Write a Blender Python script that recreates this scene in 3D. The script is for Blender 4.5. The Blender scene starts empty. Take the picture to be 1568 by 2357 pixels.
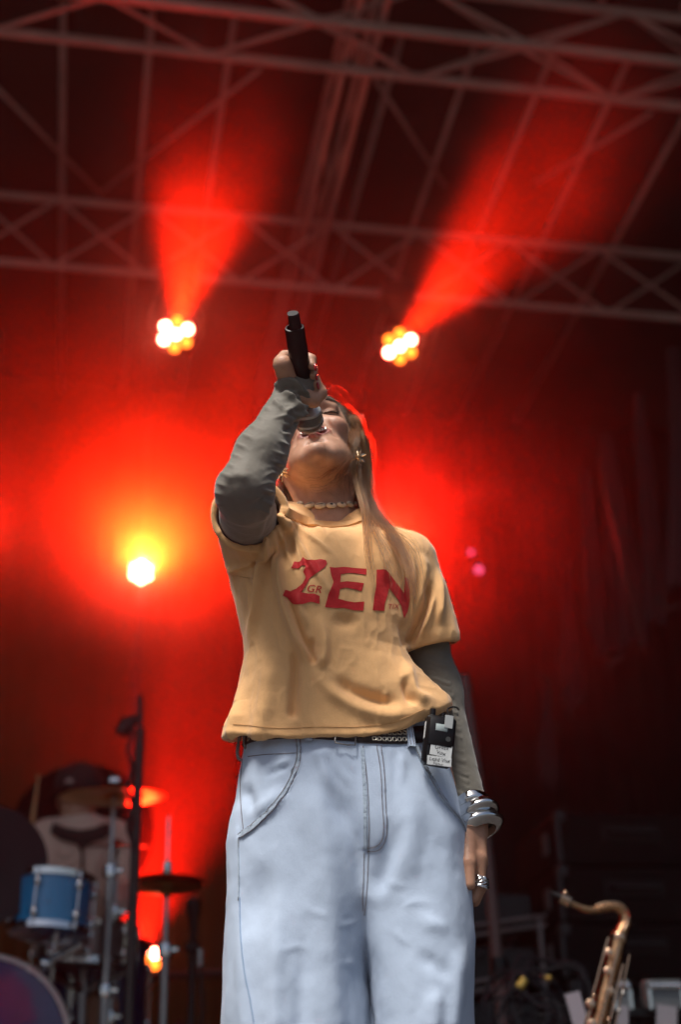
import bpy, math, random
import numpy as np
from mathutils import Matrix, Vector
from mathutils.bvhtree import BVHTree
from mathutils.geometry import delaunay_2d_cdt

random.seed(7)
RNG = np.random.default_rng(7)
scene = bpy.context.scene
R = math.radians

# ------------------------------------------------------------------ camera
CAM = Vector((0.0, -2.2, 0.30))
PITCH, ROLL = R(26.4), -0.028
LENS = 50.0
CAM_M = (Matrix.Rotation(R(90) + PITCH, 3, 'X') @ Matrix.Rotation(ROLL, 3, 'Z'))
cam_data = bpy.data.cameras.new('camera')
cam = bpy.data.objects.new('camera', cam_data)
scene.collection.objects.link(cam)
cam.matrix_world = Matrix.Translation(CAM) @ CAM_M.to_4x4()
cam_data.sensor_fit = 'HORIZONTAL'
cam_data.sensor_width = 24.0
cam_data.lens = LENS
cam_data.clip_start = 0.05
cam_data.clip_end = 3000
cam_data.dof.use_dof = True
cam_data.dof.focus_distance = 2.30
cam_data.dof.aperture_fstop = 2.3
cam_data.dof.aperture_blades = 0
scene.camera = cam

# ------------------------------------------------------------------ world, sun, exposure
SUN_EL, SUN_AZ = R(65), R(208)          # azimuth from +Y, clockwise seen from above: behind the camera, a little left
world = bpy.data.worlds.new('World')
scene.world = world
world.use_nodes = True
wn = world.node_tree.nodes
sky = wn.new('ShaderNodeTexSky')
sky.sky_type = 'NISHITA'
sky.sun_disc = False
sky.sun_elevation = SUN_EL
sky.sun_rotation = SUN_AZ
sky.air_density = 1.0
sky.dust_density = 4.0
sky.ozone_density = 1.0
bg = wn['Background']
bg.inputs['Strength'].default_value = 0.045
world.node_tree.links.new(sky.outputs[0], bg.inputs['Color'])
sun_data = bpy.data.lights.new('sun', 'SUN')
sun_data.energy = 2.9
sun_data.angle = R(20)
sun_data.color = (1.0, 0.95, 0.88)
sun = bpy.data.objects.new('sun', sun_data)
scene.collection.objects.link(sun)
sdir = Vector((math.sin(SUN_AZ) * math.cos(SUN_EL), math.cos(SUN_AZ) * math.cos(SUN_EL), math.sin(SUN_EL)))
sun.rotation_euler = sdir.to_track_quat('Z', 'Y').to_euler()
sun.location = (0, -6, 9)

scene.view_settings.view_transform = 'Standard'
scene.view_settings.look = 'None'
scene.view_settings.exposure = 0.80
scene.view_settings.gamma = 1.0
scene.view_settings.use_curve_mapping = False
scene.render.engine = 'CYCLES'
cy = scene.cycles
cy.use_denoising = True
try:
    cy.denoiser = 'OPENIMAGEDENOISE'
    cy.denoising_input_passes = 'RGB_ALBEDO_NORMAL'
except Exception:
    pass
cy.max_bounces = 6
cy.diffuse_bounces = 2
cy.glossy_bounces = 3
cy.transmission_bounces = 4
cy.volume_bounces = 1
cy.volume_max_steps = 48
cy.volume_step_rate = 1.6
cy.transparent_max_bounces = 8
cy.sample_clamp_indirect = 4.0
cy.use_adaptive_sampling = True
cy.adaptive_threshold = 0.05

# ------------------------------------------------------------------ drawing rays through the photograph (1568 px wide)
FPX = LENS / 24.0 * 1568.0


def ray(px, py):
    d = CAM_M @ Vector(((px - 784.0) / FPX, (1178.5 - py) / FPX, -1.0))
    return d.normalized()


def P(px, py, y):
    """point on the line of sight where world Y is y"""
    d = ray(px, py)
    return CAM + d * ((y - CAM.y) / d.y)


def PZ(px, py, z):
    d = ray(px, py)
    return CAM + d * ((z - CAM.z) / d.z)


YAW = R(-10.8)
U = Vector((math.sin(YAW), math.cos(YAW), 0))      # stage depth
V = Vector((math.cos(YAW), -math.sin(YAW), 0))     # stage width


def PT(px, py, t):
    """point on the line of sight at stage depth t"""
    d = ray(px, py)
    return CAM + d * ((t - CAM.dot(U)) / d.dot(U))


def ST(s, t, z):
    return V * s + U * t + Vector((0, 0, z))


CAMI = np.array(CAM_M.transposed())


def project(X):
    """world points (n,3) -> photograph px"""
    q = (X - np.array(CAM)) @ CAMI.T
    return np.stack([784.0 + FPX * q[:, 0] / -q[:, 2], 1178.5 - FPX * q[:, 1] / -q[:, 2]], 1)


# ------------------------------------------------------------------ objects
COL = scene.collection


def tag(o, label=None, cat=None, group=None, kind=None):
    if label: o['label'] = label
    if cat: o['category'] = cat
    if group: o['group'] = group
    if kind: o['kind'] = kind
    return o


def thing(name, loc, label, cat, group=None):
    o = bpy.data.objects.new(name, None)
    o.empty_display_size = 0.1
    o.location = loc
    COL.objects.link(o)
    return tag(o, label, cat, group)


def adopt(o, parent):
    o.parent = parent
    loc = Vector((0, 0, 0))
    p = parent
    while p is not None:
        loc += p.location
        p = p.parent
    o.matrix_parent_inverse = Matrix.Translation(-loc)
    return o


def mesh_obj(name, verts, faces, mat, parent=None, smooth=True):
    me = bpy.data.meshes.new(name)
    me.from_pydata([tuple(v) for v in verts], [], [tuple(f) for f in faces])
    me.update()
    if smooth:
        me.polygons.foreach_set('use_smooth', [True] * len(me.polygons))
    if mat: me.materials.append(mat)
    o = bpy.data.objects.new(name, me)
    COL.objects.link(o)
    if parent is not None: adopt(o, parent)
    return o


def frame_of(d, up=None):
    d = Vector(d).normalized()
    a = Vector(up) if up is not None else (Vector((0, 0, 1)) if abs(d.z) < 0.95 else Vector((0, 1, 0)))
    x = a.cross(d)
    if x.length < 1e-6: x = Vector((1, 0, 0)).cross(d)
    x.normalize()
    y = d.cross(x).normalized()
    return x, y, d


class MB:
    def __init__(self):
        self.v, self.f = [], []

    def add(self, verts, faces):
        n = len(self.v)
        self.v += [Vector(p) for p in verts]
        self.f += [tuple(i + n for i in q) for q in faces]
        return self

    def box(self, c, size, rot=None, bevel=0.0):
        sx, sy, sz = size[0] / 2, size[1] / 2, size[2] / 2
        rot = rot or Matrix.Identity(3)
        b = min(bevel, sx * .9, sy * .9, sz * .9)
        pts, fcs = [], []
        if b <= 0:
            for i in range(8):
                pts.append(((1 if i & 1 else -1) * sx, (1 if i & 2 else -1) * sy, (1 if i & 4 else -1) * sz))
            fcs = [(0, 2, 3, 1), (4, 5, 7, 6), (0, 1, 5, 4), (2, 6, 7, 3), (0, 4, 6, 2), (1, 3, 7, 5)]
        else:
            idx = {}
            for X in (-1, 1):
                for Y in (-1, 1):
                    for Z in (-1, 1):
                        for a in range(3):
                            p = [X * (sx - b), Y * (sy - b), Z * (sz - b)]
                            p[a] = (X, Y, Z)[a] * (sx, sy, sz)[a]
                            idx[(X, Y, Z, a)] = len(pts); pts.append(p)
            for a in range(3):
                o1, o2 = [q for q in range(3) if q != a]
                for s in (-1, 1):
                    q = []
                    for (i, j) in ((-1, -1), (1, -1), (1, 1), (-1, 1)):
                        k = [0, 0, 0]; k[a] = s; k[o1] = i; k[o2] = j
                        q.append(idx[(k[0], k[1], k[2], a)])
                    fcs.append(q)
            for a in range(3):                 # edges along axis a
                o1, o2 = [q for q in range(3) if q != a]
                for i in (-1, 1):
                    for j in (-1, 1):
                        ks = []
                        for s in (-1, 1):
                            k = [0, 0, 0]; k[a] = s; k[o1] = i; k[o2] = j
                            ks.append(k)
                        fcs.append([idx[(*ks[0], o1)], idx[(*ks[1], o1)], idx[(*ks[1], o2)], idx[(*ks[0], o2)]])
            for X in (-1, 1):
                for Y in (-1, 1):
                    for Z in (-1, 1):
                        fcs.append([idx[(X, Y, Z, 0)], idx[(X, Y, Z, 1)], idx[(X, Y, Z, 2)]])
        return self.add([Vector(c) + rot @ Vector(p) for p in pts], fcs)

    def tube(self, pts, r, n=8, cap=True, flat=1.0, up=None):
        pts = [Vector(p) for p in pts]
        rr = r if hasattr(r, '__len__') else [r] * len(pts)
        verts, faces = [], []
        px = None
        for i, p in enumerate(pts):
            d = pts[min(i + 1, len(pts) - 1)] - pts[max(i - 1, 0)]
            if d.length < 1e-9: d = Vector((0, 0, 1))
            if px is None:
                x, y, d = frame_of(d, up)
            else:
                d.normalize()
                x = px - d * px.dot(d)
                if x.length < 1e-6: x, y, d = frame_of(d)
                x.normalize(); y = d.cross(x)
            px = x
            for k in range(n):
                a = 2 * math.pi * k / n
                verts.append(p + x * (math.cos(a) * rr[i]) + y * (math.sin(a) * rr[i] * flat))
        for i in range(len(pts) - 1):
            for k in range(n):
                a, b = i * n + k, i * n + (k + 1) % n
                faces.append((a, b, b + n, a + n))
        if cap:
            faces.append(tuple(range(n - 1, -1, -1)))
            m = (len(pts) - 1) * n
            faces.append(tuple(range(m, m + n)))
        return self.add(verts, faces)

    def lathe(self, prof, o, d, n=24, up=None, closed_ends=True):
        """prof: (radius, height along d)"""
        x, y, d = frame_of(d, up)
        o = Vector(o)
        verts, faces = [], []
        for (r, h) in prof:
            for k in range(n):
                a = 2 * math.pi * k / n
                verts.append(o + d * h + x * (r * math.cos(a)) + y * (r * math.sin(a)))
        for i in range(len(prof) - 1):
            for k in range(n):
                a, b = i * n + k, i * n + (k + 1) % n
                faces.append((a, b, b + n, a + n))
        if closed_ends:
            faces.append(tuple(range(n - 1, -1, -1)))
            m = (len(prof) - 1) * n
            faces.append(tuple(range(m, m + n)))
        return self.add(verts, faces)

    def ball(self, c, rad, n=12, m=8, rot=None):
        rx, ry, rz = rad if hasattr(rad, '__len__') else (rad,) * 3
        rot = rot or Matrix.Identity(3)
        c = Vector(c)
        verts = [c + rot @ Vector((0, 0, -rz))]
        for j in range(1, m):
            t = -math.pi / 2 + math.pi * j / m
            for k in range(n):
                a = 2 * math.pi * k / n
                verts.append(c + rot @ Vector((rx * math.cos(t) * math.cos(a), ry * math.cos(t) * math.sin(a), rz * math.sin(t))))
        verts.append(c + rot @ Vector((0, 0, rz)))
        faces = [(0, 1 + (k + 1) % n, 1 + k) for k in range(n)]
        for j in range(m - 2):
            for k in range(n):
                a, b = 1 + j * n + k, 1 + j * n + (k + 1) % n
                faces.append((a, b, b + n, a + n))
        l = len(verts) - 1
        faces += [(l, 1 + (m - 2) * n + k, 1 + (m - 2) * n + (k + 1) % n) for k in range(n)]
        return self.add(verts, faces)

    def build(self, name, mat, parent=None, smooth=True, sharp=None):
        o = mesh_obj(name, self.v, self.f, mat, parent, smooth)
        if smooth and sharp:
            try:
                o.data.set_sharp_from_angle(angle=R(sharp))
            except Exception:
                pass
        return o


def part(name, mb, mat, parent, sharp=35):
    return mb.build(name, mat, parent, True, sharp)


def copy_tree(o, parent=None):
    c = o.copy()
    COL.objects.link(c)
    if parent is not None: c.parent = parent
    for ch in list(o.children):
        copy_tree(ch, c)
    return c


# ------------------------------------------------------------------ materials
def mat(name, col, rough=0.6, metal=0.0, noise=0.0, nscale=20.0, bump=0.0, bscale=80.0, sheen=0.0, spec=0.5, emit=None, estr=0.0, sss=0.0, dirt=None, coat=0.0):
    m = bpy.data.materials.new(name)
    m.use_nodes = True
    nt = m.node_tree
    b = nt.nodes['Principled BSDF']
    b.inputs['Base Color'].default_value = (*col, 1)
    b.inputs['Roughness'].default_value = rough
    b.inputs['Metallic'].default_value = metal
    b.inputs['Specular IOR Level'].default_value = spec
    if coat: b.inputs['Coat Weight'].default_value = coat
    if sheen:
        b.inputs['Sheen Weight'].default_value = sheen
        b.inputs['Sheen Roughness'].default_value = 0.5
    if sss:
        b.inputs['Subsurface Weight'].default_value = sss
        b.inputs['Subsurface Radius'].default_value = (0.010, 0.0035, 0.002)
        b.inputs['Subsurface Scale'].default_value = 1.0
    if emit:
        b.inputs['Emission Color'].default_value = (*emit, 1)
        b.inputs['Emission Strength'].default_value = estr
    tc = nt.nodes.new('ShaderNodeTexCoord')
    if noise:
        n = nt.nodes.new('ShaderNodeTexNoise')
        n.inputs['Scale'].default_value = nscale
        n.inputs['Detail'].default_value = 6
        nt.links.new(tc.outputs['Object'], n.inputs['Vector'])
        mx = nt.nodes.new('ShaderNodeMix'); mx.data_type = 'RGBA'
        d = dirt or tuple(c * (1 - noise) for c in col)
        mx.inputs[6].default_value = (*tuple(min(1, c * (1 + noise * .6)) for c in col), 1)
        mx.inputs[7].default_value = (*d, 1)
        nt.links.new(n.outputs['Fac'], mx.inputs[0])
        nt.links.new(mx.outputs[2], b.inputs['Base Color'])
        rmp = nt.nodes.new('ShaderNodeMapRange')
        rmp.inputs['To Min'].default_value = max(0, rough - 0.15 * noise)
        rmp.inputs['To Max'].default_value = min(1, rough + 0.25 * noise)
        nt.links.new(n.outputs['Fac'], rmp.inputs['Value'])
        nt.links.new(rmp.outputs[0], b.inputs['Roughness'])
    if bump:
        n2 = nt.nodes.new('ShaderNodeTexNoise')
        n2.inputs['Scale'].default_value = bscale
        n2.inputs['Detail'].default_value = 5
        nt.links.new(tc.outputs['Object'], n2.inputs['Vector'])
        bp = nt.nodes.new('ShaderNodeBump')
        bp.inputs['Strength'].default_value = bump
        bp.inputs['Distance'].default_value = 0.01
        nt.links.new(n2.outputs['Fac'], bp.inputs['Height'])
        nt.links.new(bp.outputs[0], b.inputs['Normal'])
    return m


M = dict(
    alu=mat('aluminium', (0.44, 0.35, 0.31), 0.6, 0.1, 0.4, 6, 0.05, 30),
    black_metal=mat('black_metal', (0.022, 0.021, 0.022), 0.45, 0.3, 0.3, 12),
    black_plastic=mat('black_plastic', (0.006, 0.006, 0.007), 0.36, 0, 0.25, 40, 0.03, 300, spec=.3),
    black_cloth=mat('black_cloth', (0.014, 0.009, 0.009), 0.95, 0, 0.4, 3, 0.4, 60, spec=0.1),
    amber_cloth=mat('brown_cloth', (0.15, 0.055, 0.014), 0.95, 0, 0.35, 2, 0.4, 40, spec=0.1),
    canopy=mat('canopy_cloth', (0.035, 0.024, 0.022), 0.9, 0, 0.5, 1.2, 0.3, 8, spec=0.2),
    deck=mat('stage_deck', (0.03, 0.028, 0.027), 0.6, 0, 0.5, 4, 0.3, 40),
    asphalt=mat('asphalt', (0.05, 0.05, 0.052), 0.9, 0, 0.4, 2, 0.5, 60),
    chrome=mat('chrome', (0.75, 0.75, 0.76), 0.12, 1.0, 0.1, 20),
    steel=mat('brushed_steel', (0.42, 0.41, 0.41), 0.3, 1.0, 0.3, 15),
)
# ================================================================== the stage
def quad_sheet(name, pts, m, kind='structure'):
    return tag(mesh_obj(name, pts, [(0, 1, 2, 3)], m, smooth=False), kind=kind)


quad_sheet('ground', [(-900, -900, -1.25), (900, -900, -1.25), (900, 900, -1.25), (-900, 900, -1.25)], M['asphalt'])
_deck = MB()
_rot = Matrix.Rotation(-YAW, 3, 'Z')
_deck.box(ST(0, 3.1, -0.15), (14, 9.4, 0.30), _rot, 0.01)
tag(_deck.build('stage_floor', M['deck'], smooth=False), kind='structure')

ROOF = 5.45
REAR_T = 4.5                        # depth of the rear truss on the stage
BACK_T = 7.0
# canopy over the stage, a shallow pitched sheet with thickness
_c = MB()
_pts, n = [], 24
for j in range(n + 1):
    t = 0.15 + (BACK_T + 0.4 - 0.15) * j / n
    for i in range(25):
        s = -7.2 + 14.4 * i / 24
        z = ROOF + 0.42 + 0.05 * math.sin(s * 2.6) ** 2 - 0.07 * math.sin(t * 3.1) ** 2
        _pts.append(ST(s, t, z))
_top = [p + Vector((0, 0, 0.03)) for p in _pts]
_f = []
for j in range(n):
    for i in range(24):
        a = j * 25 + i
        _f.append((a, a + 25, a + 26, a + 1))
        N0 = len(_pts)
        _f.append((N0 + a, N0 + a + 1, N0 + a + 26, N0 + a + 25))
tag(mesh_obj('stage_roof', _pts + _top, _f, M['canopy']), kind='structure')


CURT_S = PT(535, 1950, BACK_T).dot(V)


def curtain(name, p0, p1, z0, z1, m, label, depth=0.05, waves=30, hang=None):
    """pleated cloth hung between two plan points"""
    p0, p1 = Vector((p0.x, p0.y, 0)), Vector((p1.x, p1.y, 0))
    d = (p1 - p0); L = d.length; d.normalize()
    nn = Vector((-d.y, d.x, 0))
    nx, nz = waves * 8, 14
    v, f = [], []
    rs = random.Random(hash(label) % 1000)
    ph = [rs.uniform(0, 6.28) for _ in range(6)]
    for j in range(nz + 1):
        z = z0 + (z1 - z0) * j / nz
        k = 0.55 + 0.45 * (1 - j / nz)
        for i in range(nx + 1):
            a = i / nx
            w = math.sin(a * waves * 6.283 + ph[0] + 0.8 * math.sin(a * 17 + ph[1])) + 0.5 * math.sin(a * waves * 2.9 + ph[2])
            v.append(p0 + d * (a * L) + nn * (depth * k * w) + Vector((0, 0, z)))
    for j in range(nz):
        for i in range(nx):
            q = j * (nx + 1) + i
            f.append((q, q + 1, q + nx + 2, q + nx + 1))
    o = mesh_obj(name, v, f, m)
    return tag(o, label, 'curtain')


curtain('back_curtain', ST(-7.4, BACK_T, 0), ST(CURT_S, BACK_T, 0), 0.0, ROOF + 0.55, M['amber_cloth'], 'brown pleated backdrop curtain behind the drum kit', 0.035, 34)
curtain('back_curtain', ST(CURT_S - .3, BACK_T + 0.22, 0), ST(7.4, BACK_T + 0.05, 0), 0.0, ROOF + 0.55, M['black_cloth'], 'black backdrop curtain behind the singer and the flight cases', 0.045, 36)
curtain('side_curtain', ST(-7, -0.5, 0), ST(-7, BACK_T + .3, 0), 0.0, ROOF + 0.55, M['black_cloth'], 'black side curtain closing off the drummer side of the stage', 0.05, 30)

curtain('side_curtain', ST(5.2, -0.5, 0), ST(5.2, BACK_T + .3, 0), 0.0, ROOF + 0.55, M['black_cloth'], 'black side curtain closing off the wing beyond the flight cases', 0.05, 30)
# ---------------------------------------------------------------- trusses
def bar(a, b, r, n=10):
    return MB().tube([a, b], r, n)


def box_truss(name, a, b, w, h, r, bays, label, group=None, up=Vector((0, 0, 1)), plain=False):
    a, b = Vector(a), Vector(b)
    t = thing(name, a, label, 'truss', group)
    d = (b - a).normalized()
    side = d.cross(up).normalized()
    offs = [side * (sx * w / 2) + up * (sz * h / 2) for sx, sz in ((-1, -1), (1, -1), (1, 1), (-1, 1))]
    for o in offs:
        part('chord', bar(a + o, b + o, r), M['alu'], t)
    L = (b - a).length
    for q in range(4):
        o1, o2 = offs[q], offs[(q + 1) % 4]
        for i in range(bays):
            p, e = a + d * (L * i / bays), a + d * (L * (i + 1) / bays)
            if (i + q) % 2: o1, o2 = offs[(q + 1) % 4], offs[q]
            else: o1, o2 = offs[q], offs[(q + 1) % 4]
            part('brace', bar(p + o1, e + o2, r * 0.45, 6), M['alu'], t)
    return t


FT = PZ(784, 160, ROOF).dot(U)
ft = box_truss('roof_truss', ST(-4.2, FT - 0.15, ROOF + 0.15), ST(4.2, FT - 0.15, ROOF + 0.15), 0.30, 0.30, 0.026, 16,
               'front lighting truss crossing the top of the picture with zigzag braces')
# rear truss: two chords in an upright ladder with crossed braces
zt = PT(784, 520, REAR_T).z
zb = PT(784, 668, REAR_T).z
rt = thing('roof_truss', ST(-5, REAR_T, zb), 'rear ladder truss with crossed braces above the red spotlights', 'truss')
part('chord', bar(ST(-5, REAR_T, zt), ST(5, REAR_T, zt), 0.025), M['alu'], rt)
part('chord', bar(ST(-5, REAR_T, zb), ST(5, REAR_T, zb), 0.023), M['alu'], rt)
sx = [PT(x, 600, REAR_T).dot(V) for x in (-320, -80, 130, 345, 560, 770, 975, 1180, 1390, 1600, 1800)]
for i in range(len(sx) - 1):
    part('brace', bar(ST(sx[i], REAR_T + .02, zt), ST(sx[i + 1], REAR_T + .02, zb), 0.011, 6), M['alu'], rt)
    part('brace', bar(ST(sx[i], REAR_T - .02, zb), ST(sx[i + 1], REAR_T - .02, zt), 0.011, 6), M['alu'], rt)
# roof beams running from the front truss to the back
names = ['first roof purlin from the left edge, over the drummer side', 'second roof purlin from the left edge', 'roof purlin through the left red beam',
         'roof purlin just right of the centre ridge truss', 'roof purlin left of the right red beam', 'roof purlin through the right red beam',
         'roof purlin right of the right red beam', 'roof purlin nearest the dark right wing']
for (px, py), nm in zip(((135, 260), (340, 200), (532, 200), (925, 220), (1105, 220), (1285, 240), (1455, 270), (1640, 300)), names):
    s = PZ(px, py, ROOF + 0.02).dot(V)
    o = bar(ST(s, FT + 0.05, ROOF + 0.36), ST(s, BACK_T - .1, ROOF + 0.30), 0.018).build('roof_purlin', M['alu'], smooth=True)
    tag(o, nm, 'purlin', 'purlins carrying the stage canopy')
    o2 = None
# roof purlins continue in front of the truss
for (px, py), nm in zip(((245, 30), (1180, 10), (1385, 10), (1560, 60)), ('short purlin at the top edge, left of the ridge truss', 'short purlin at the top edge, first one right of the ridge truss', 'short purlin at the top edge above the right red beam', 'short purlin in the top right corner')):
    s = PZ(px, py, ROOF + 0.35).dot(V)
    o = bar(ST(s, 1.0, ROOF + 0.37), ST(s, FT - 0.3, ROOF + 0.37), 0.022).build('roof_purlin', M['alu'], smooth=True)
    tag(o, nm, 'purlin', 'purlins ahead of the front truss')
# ridge truss running in depth
s0 = PZ(770, 330, ROOF + 0.1).dot(V)
box_truss('ridge_truss', ST(s0, 1.2, ROOF + 0.16), ST(s0, BACK_T - .2, ROOF + 0.16), 0.13, 0.26, 0.020, 7,
          'thick ridge truss running away from the front truss down the middle')
# crossed wind braces under the canopy
for pts, nm in ((((-40, 170), (230, 445)), 'thin wind brace slanting down from the upper left edge'),
                (((600, 160), (230, 445)), 'thin wind brace rising from lower left to the front truss'),
                (((865, 185), (1025, 430)), 'thin wind brace slanting down right of the ridge truss'),
                (((1500, 260), (1230, 425)), 'thin wind brace crossing the right red beam')):
    a, b = (PZ(p[0], p[1], ROOF + 0.30) for p in pts)
    tag(bar(a, b, 0.013, 6).build('wind_brace', M['alu']), nm, 'brace')

# ---------------------------------------------------------------- lamps
LP = 12.0
RED = (1.0, 0.0070, 0.0014)


def led_mat(name, col, s):
    return mat(name, (0.1, 0.1, 0.1), 0.3, emit=col, estr=s)


M['led_white'] = led_mat('led_white', (1.0, 0.13, 0.075), 60)
M['led_orange'] = led_mat('led_orange', (1.0, 0.15, 0.01), 5)
M['led_red'] = led_mat('led_red', (1.0, 0.05, 0.03), 4)
M['lamp_glass'] = mat('lamp_face', (0.10, 0.02, 0.02), 0.15)


def spot(name, loc, aim, power, angle, blend, parent, col=RED, rad=0.045):
    l = bpy.data.lights.new(name, 'SPOT')
    l.energy = power * LP
    l.color = col
    l.spot_size = R(angle)
    l.spot_blend = blend
    l.shadow_soft_size = rad
    o = bpy.data.objects.new(name, l)
    o.location = loc
    o.rotation_euler = (Vector(loc) - Vector(aim)).to_track_quat('Z', 'Y').to_euler()
    COL.objects.link(o)
    adopt(o, parent)
    return o


def stage_lamp(loc, aim, label, hot, rad=0.115, hang=0.3, group='red stage spotlights', face=None, cell=0.027):
    """moving head: yoke, head, lens ring with seven LED cells; hot = which cells burn white"""
    loc = Vector(loc)
    root = thing('stage_spotlight', loc, label, 'spotlight', group)
    d = (Vector(face if face is not None else aim) - loc).normalized()
    x, y, d = frame_of(d)
    hb = MB().lathe([(rad * .5, -0.24), (rad * .8, -0.22), (rad * .95, -0.1), (rad * 1.05, -0.02), (rad * 1.05, 0.0), (rad * .97, 0.0), (rad * .95, -0.012)], loc, d, 24)
    part('head', hb, M['black_plastic'], root)
    part('lens', MB().lathe([(rad * .95, -0.011), (rad * .95, -0.008)], loc, d, 24), M['lamp_glass'], root)
    if hang:
        sg = 1 if hang > 0 else -1
        base = loc - d * 0.08 + Vector((0, 0, hang))
        yk = MB()
        for s in (-1, 1):
            yk.tube([loc - d * .08 + x * (s * rad * 1.2), loc - d * .08 + x * (s * rad * 1.2) + Vector((0, 0, sg * .14)), base - Vector((0, 0, sg * 0.06)) + x * (s * .05)], .014, 6)
        part('yoke', yk, M['black_metal'], root)
        part('base', MB().box(base - Vector((0, 0, sg * .03)), (0.2, 0.2, 0.09), _rot, .01), M['black_plastic'], root)
    cells = [(0, 0)] + [(math.cos(a) * rad * .62, math.sin(a) * rad * .62) for a in [k * math.pi / 3 + .5 for k in range(6)]]
    for k, (cx, cyy) in enumerate(cells):
        m = M['led_white'] if k in hot else M['led_orange']
        part('led', MB().lathe([(cell, -0.007), (cell * .9, 0.002), (cell * .4, 0.005)], loc + x * cx + y * cyy, d, 12), m, root)
    return root, d


LAMPS = []
p1 = PT(405, 770, REAR_T - .05)
l1, _ = stage_lamp(p1, p1 - U * 4, 'red spotlight hanging above the microphone on the left, beam going straight up', (0, 1, 3, 4), hang=zb - p1.z, face=CAM + Vector((0.3, 1.4, 1.2)))
spot('beam_light', p1 - U * .1, p1 - U * 4 + V * 0.12 + Vector((0, 0, -.45)), 80, 29, 1.0, l1, (1.0, .0115, .001))
p2 = PT(921, 797, REAR_T - .05)
l2, _ = stage_lamp(p2, p2 - U * 4, 'red spotlight hanging right of the microphone, beam slanting up to the right', (0, 1, 4), hang=zb - p2.z, face=CAM + Vector((0.3, 1.4, 1.2)))
spot('beam_light', p2 - U * .1, p2 - U * 4 + V * 0.75 + Vector((0, 0, -.45)), 100, 31, 1.0, l2, (1.0, .0115, .001))
p3 = PT(325, 1316, 5.6)
l3, _ = stage_lamp(p3, CAM, 'brightest spotlight at mid height left of the singer, glowing orange-yellow', (0, 1, 2, 3, 4, 5, 6), hang=0, rad=0.075, face=CAM + Vector((0.2, 0, 0.3)), cell=.024)
spot('beam_light', p3 - U * .06, CAM + Vector((0.3, .6, 2.3)), 170, 50, 1.0, l3, (1.0, .014, .001))
# the same kind of spotlight hidden behind the singer's back and one cut by the left edge
p4 = PT(880, 1255, 5.6)
l4, _ = stage_lamp(p4, CAM, 'spotlight hidden behind the singer that floods the smoke red', (0, 1, 2), hang=0, rad=0.10)
spot('beam_light', p4 - U * .06, CAM + Vector((2.4, .6, 1.9)), 20, 84, 1.0, l4)
p5 = PT(-55, 1230, 5.6)
l5, _ = stage_lamp(p5, CAM, 'spotlight just past the left edge of the view, its red glow spilling in', (0, 1), hang=0, rad=0.10)
spot('beam_light', p5 - U * .06, CAM + Vector((-1.2, .6, 1.3)), 12, 50, 1.0, l5)
p6 = PT(333, 2205, 5.2)
l6, _ = stage_lamp(p6, CAM, 'small low spotlight half hidden behind the drums, beam pointing up', (1,), hang=0, rad=0.09, face=CAM + Vector((0, 0, 3)))
spot('beam_light', p6 - U * .05 + Vector((0, 0, .05)), p6 + Vector((0.10, -2.0, 1.25)), 95, 64, .9, l6)
# two tiny pink lamps right of the singer
for (x, y_, r_) in ((1102, 1312, .026), (1084, 1272, .016)):
    q = PT(x, y_, 6.0)
    lp = thing('indicator_lamp', q, 'small pink lamp glowing right of the singer, ' + ('lower and larger of the two' if y_ > 1300 else 'upper and smaller of the two'), 'lamp', 'pink lamps at the back')
    part('housing', MB().lathe([(r_ * 1.2, .08), (r_ * 1.3, 0)], q, U, 12), M['black_plastic'], lp)
    part('bulb', MB().ball(q - U * .005, r_), mat('pink_led', (.2, .05, .1), .3, emit=(1.0, .12, .3), estr=.9), lp)
# lamp posts for the mid-height lamps
for q, nm in ((p3, 'black pipe post carrying the brightest spotlight'), (p4, 'black pipe post hidden behind the singer'), (p5, 'black pipe post past the left edge')):
    tag(bar(Vector((q.x, q.y, 0)) + U * .16, Vector((q.x, q.y, ROOF)) + U * .16, .028, 10).build('lamp_post', M['black_metal']), nm, 'pipe post')

# ---------------------------------------------------------------- the air
HAZE_DENSITY = 0.0014
hz = MB().box((0, 2.9, 2.1), (19, 19, 8.9))
hm = bpy.data.materials.new('haze')
hm.use_nodes = True
hn = hm.node_tree
for nd in list(hn.nodes):
    if nd.type == 'BSDF_PRINCIPLED': hn.nodes.remove(nd)
pv = hn.nodes.new('ShaderNodeVolumePrincipled')
pv.inputs['Color'].default_value = (0.92, 0.90, 0.88, 1)
pv.inputs['Density'].default_value = HAZE_DENSITY
pv.inputs['Anisotropy'].default_value = 0.68
hn.links.new(pv.outputs[0], hn.nodes['Material Output'].inputs['Volume'])
tag(hz.build('haze', hm, smooth=False), kind='stuff')

# stage smoke hanging round the lamps at the back: one closed cloud, thicker in five places
SMOKE_C = ST(.1, 3.85, 3.3)
SMOKE_R = (3.9, 3.0, 3.2)
PUFFS = [(ST(.15, 4.4, 3.15), (3.4, 2.5, 3.2), 0.060),
         (p3 - U * .40 + V * .12 + Vector((0, 0, .1)), (1.6, .85, 1.45), 0.46),
         (p1 - U * 1.0 + Vector((0, 0, .0)), (.9, 1.9, .85), 0.12),
         (p2 - U * 1.1 + V * .3 + Vector((0, 0, .0)), (1.1, 2.0, .85), 0.12),
         (p4 - U * .5 + V * .45 + Vector((0, 0, -.35)), (2.6, 1.0, 2.3), 0.15)]
mb = MB().ball((0, 0, 0), 1.0, 32, 20)
so = mesh_obj('smoke', [(p.x * SMOKE_R[0], p.y * SMOKE_R[1], p.z * SMOKE_R[2]) for p in mb.v], mb.f, None)
so.location = SMOKE_C
so.rotation_euler = (0, 0, -YAW)
m = bpy.data.materials.new('smoke'); m.use_nodes = True
nt = m.node_tree
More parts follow.
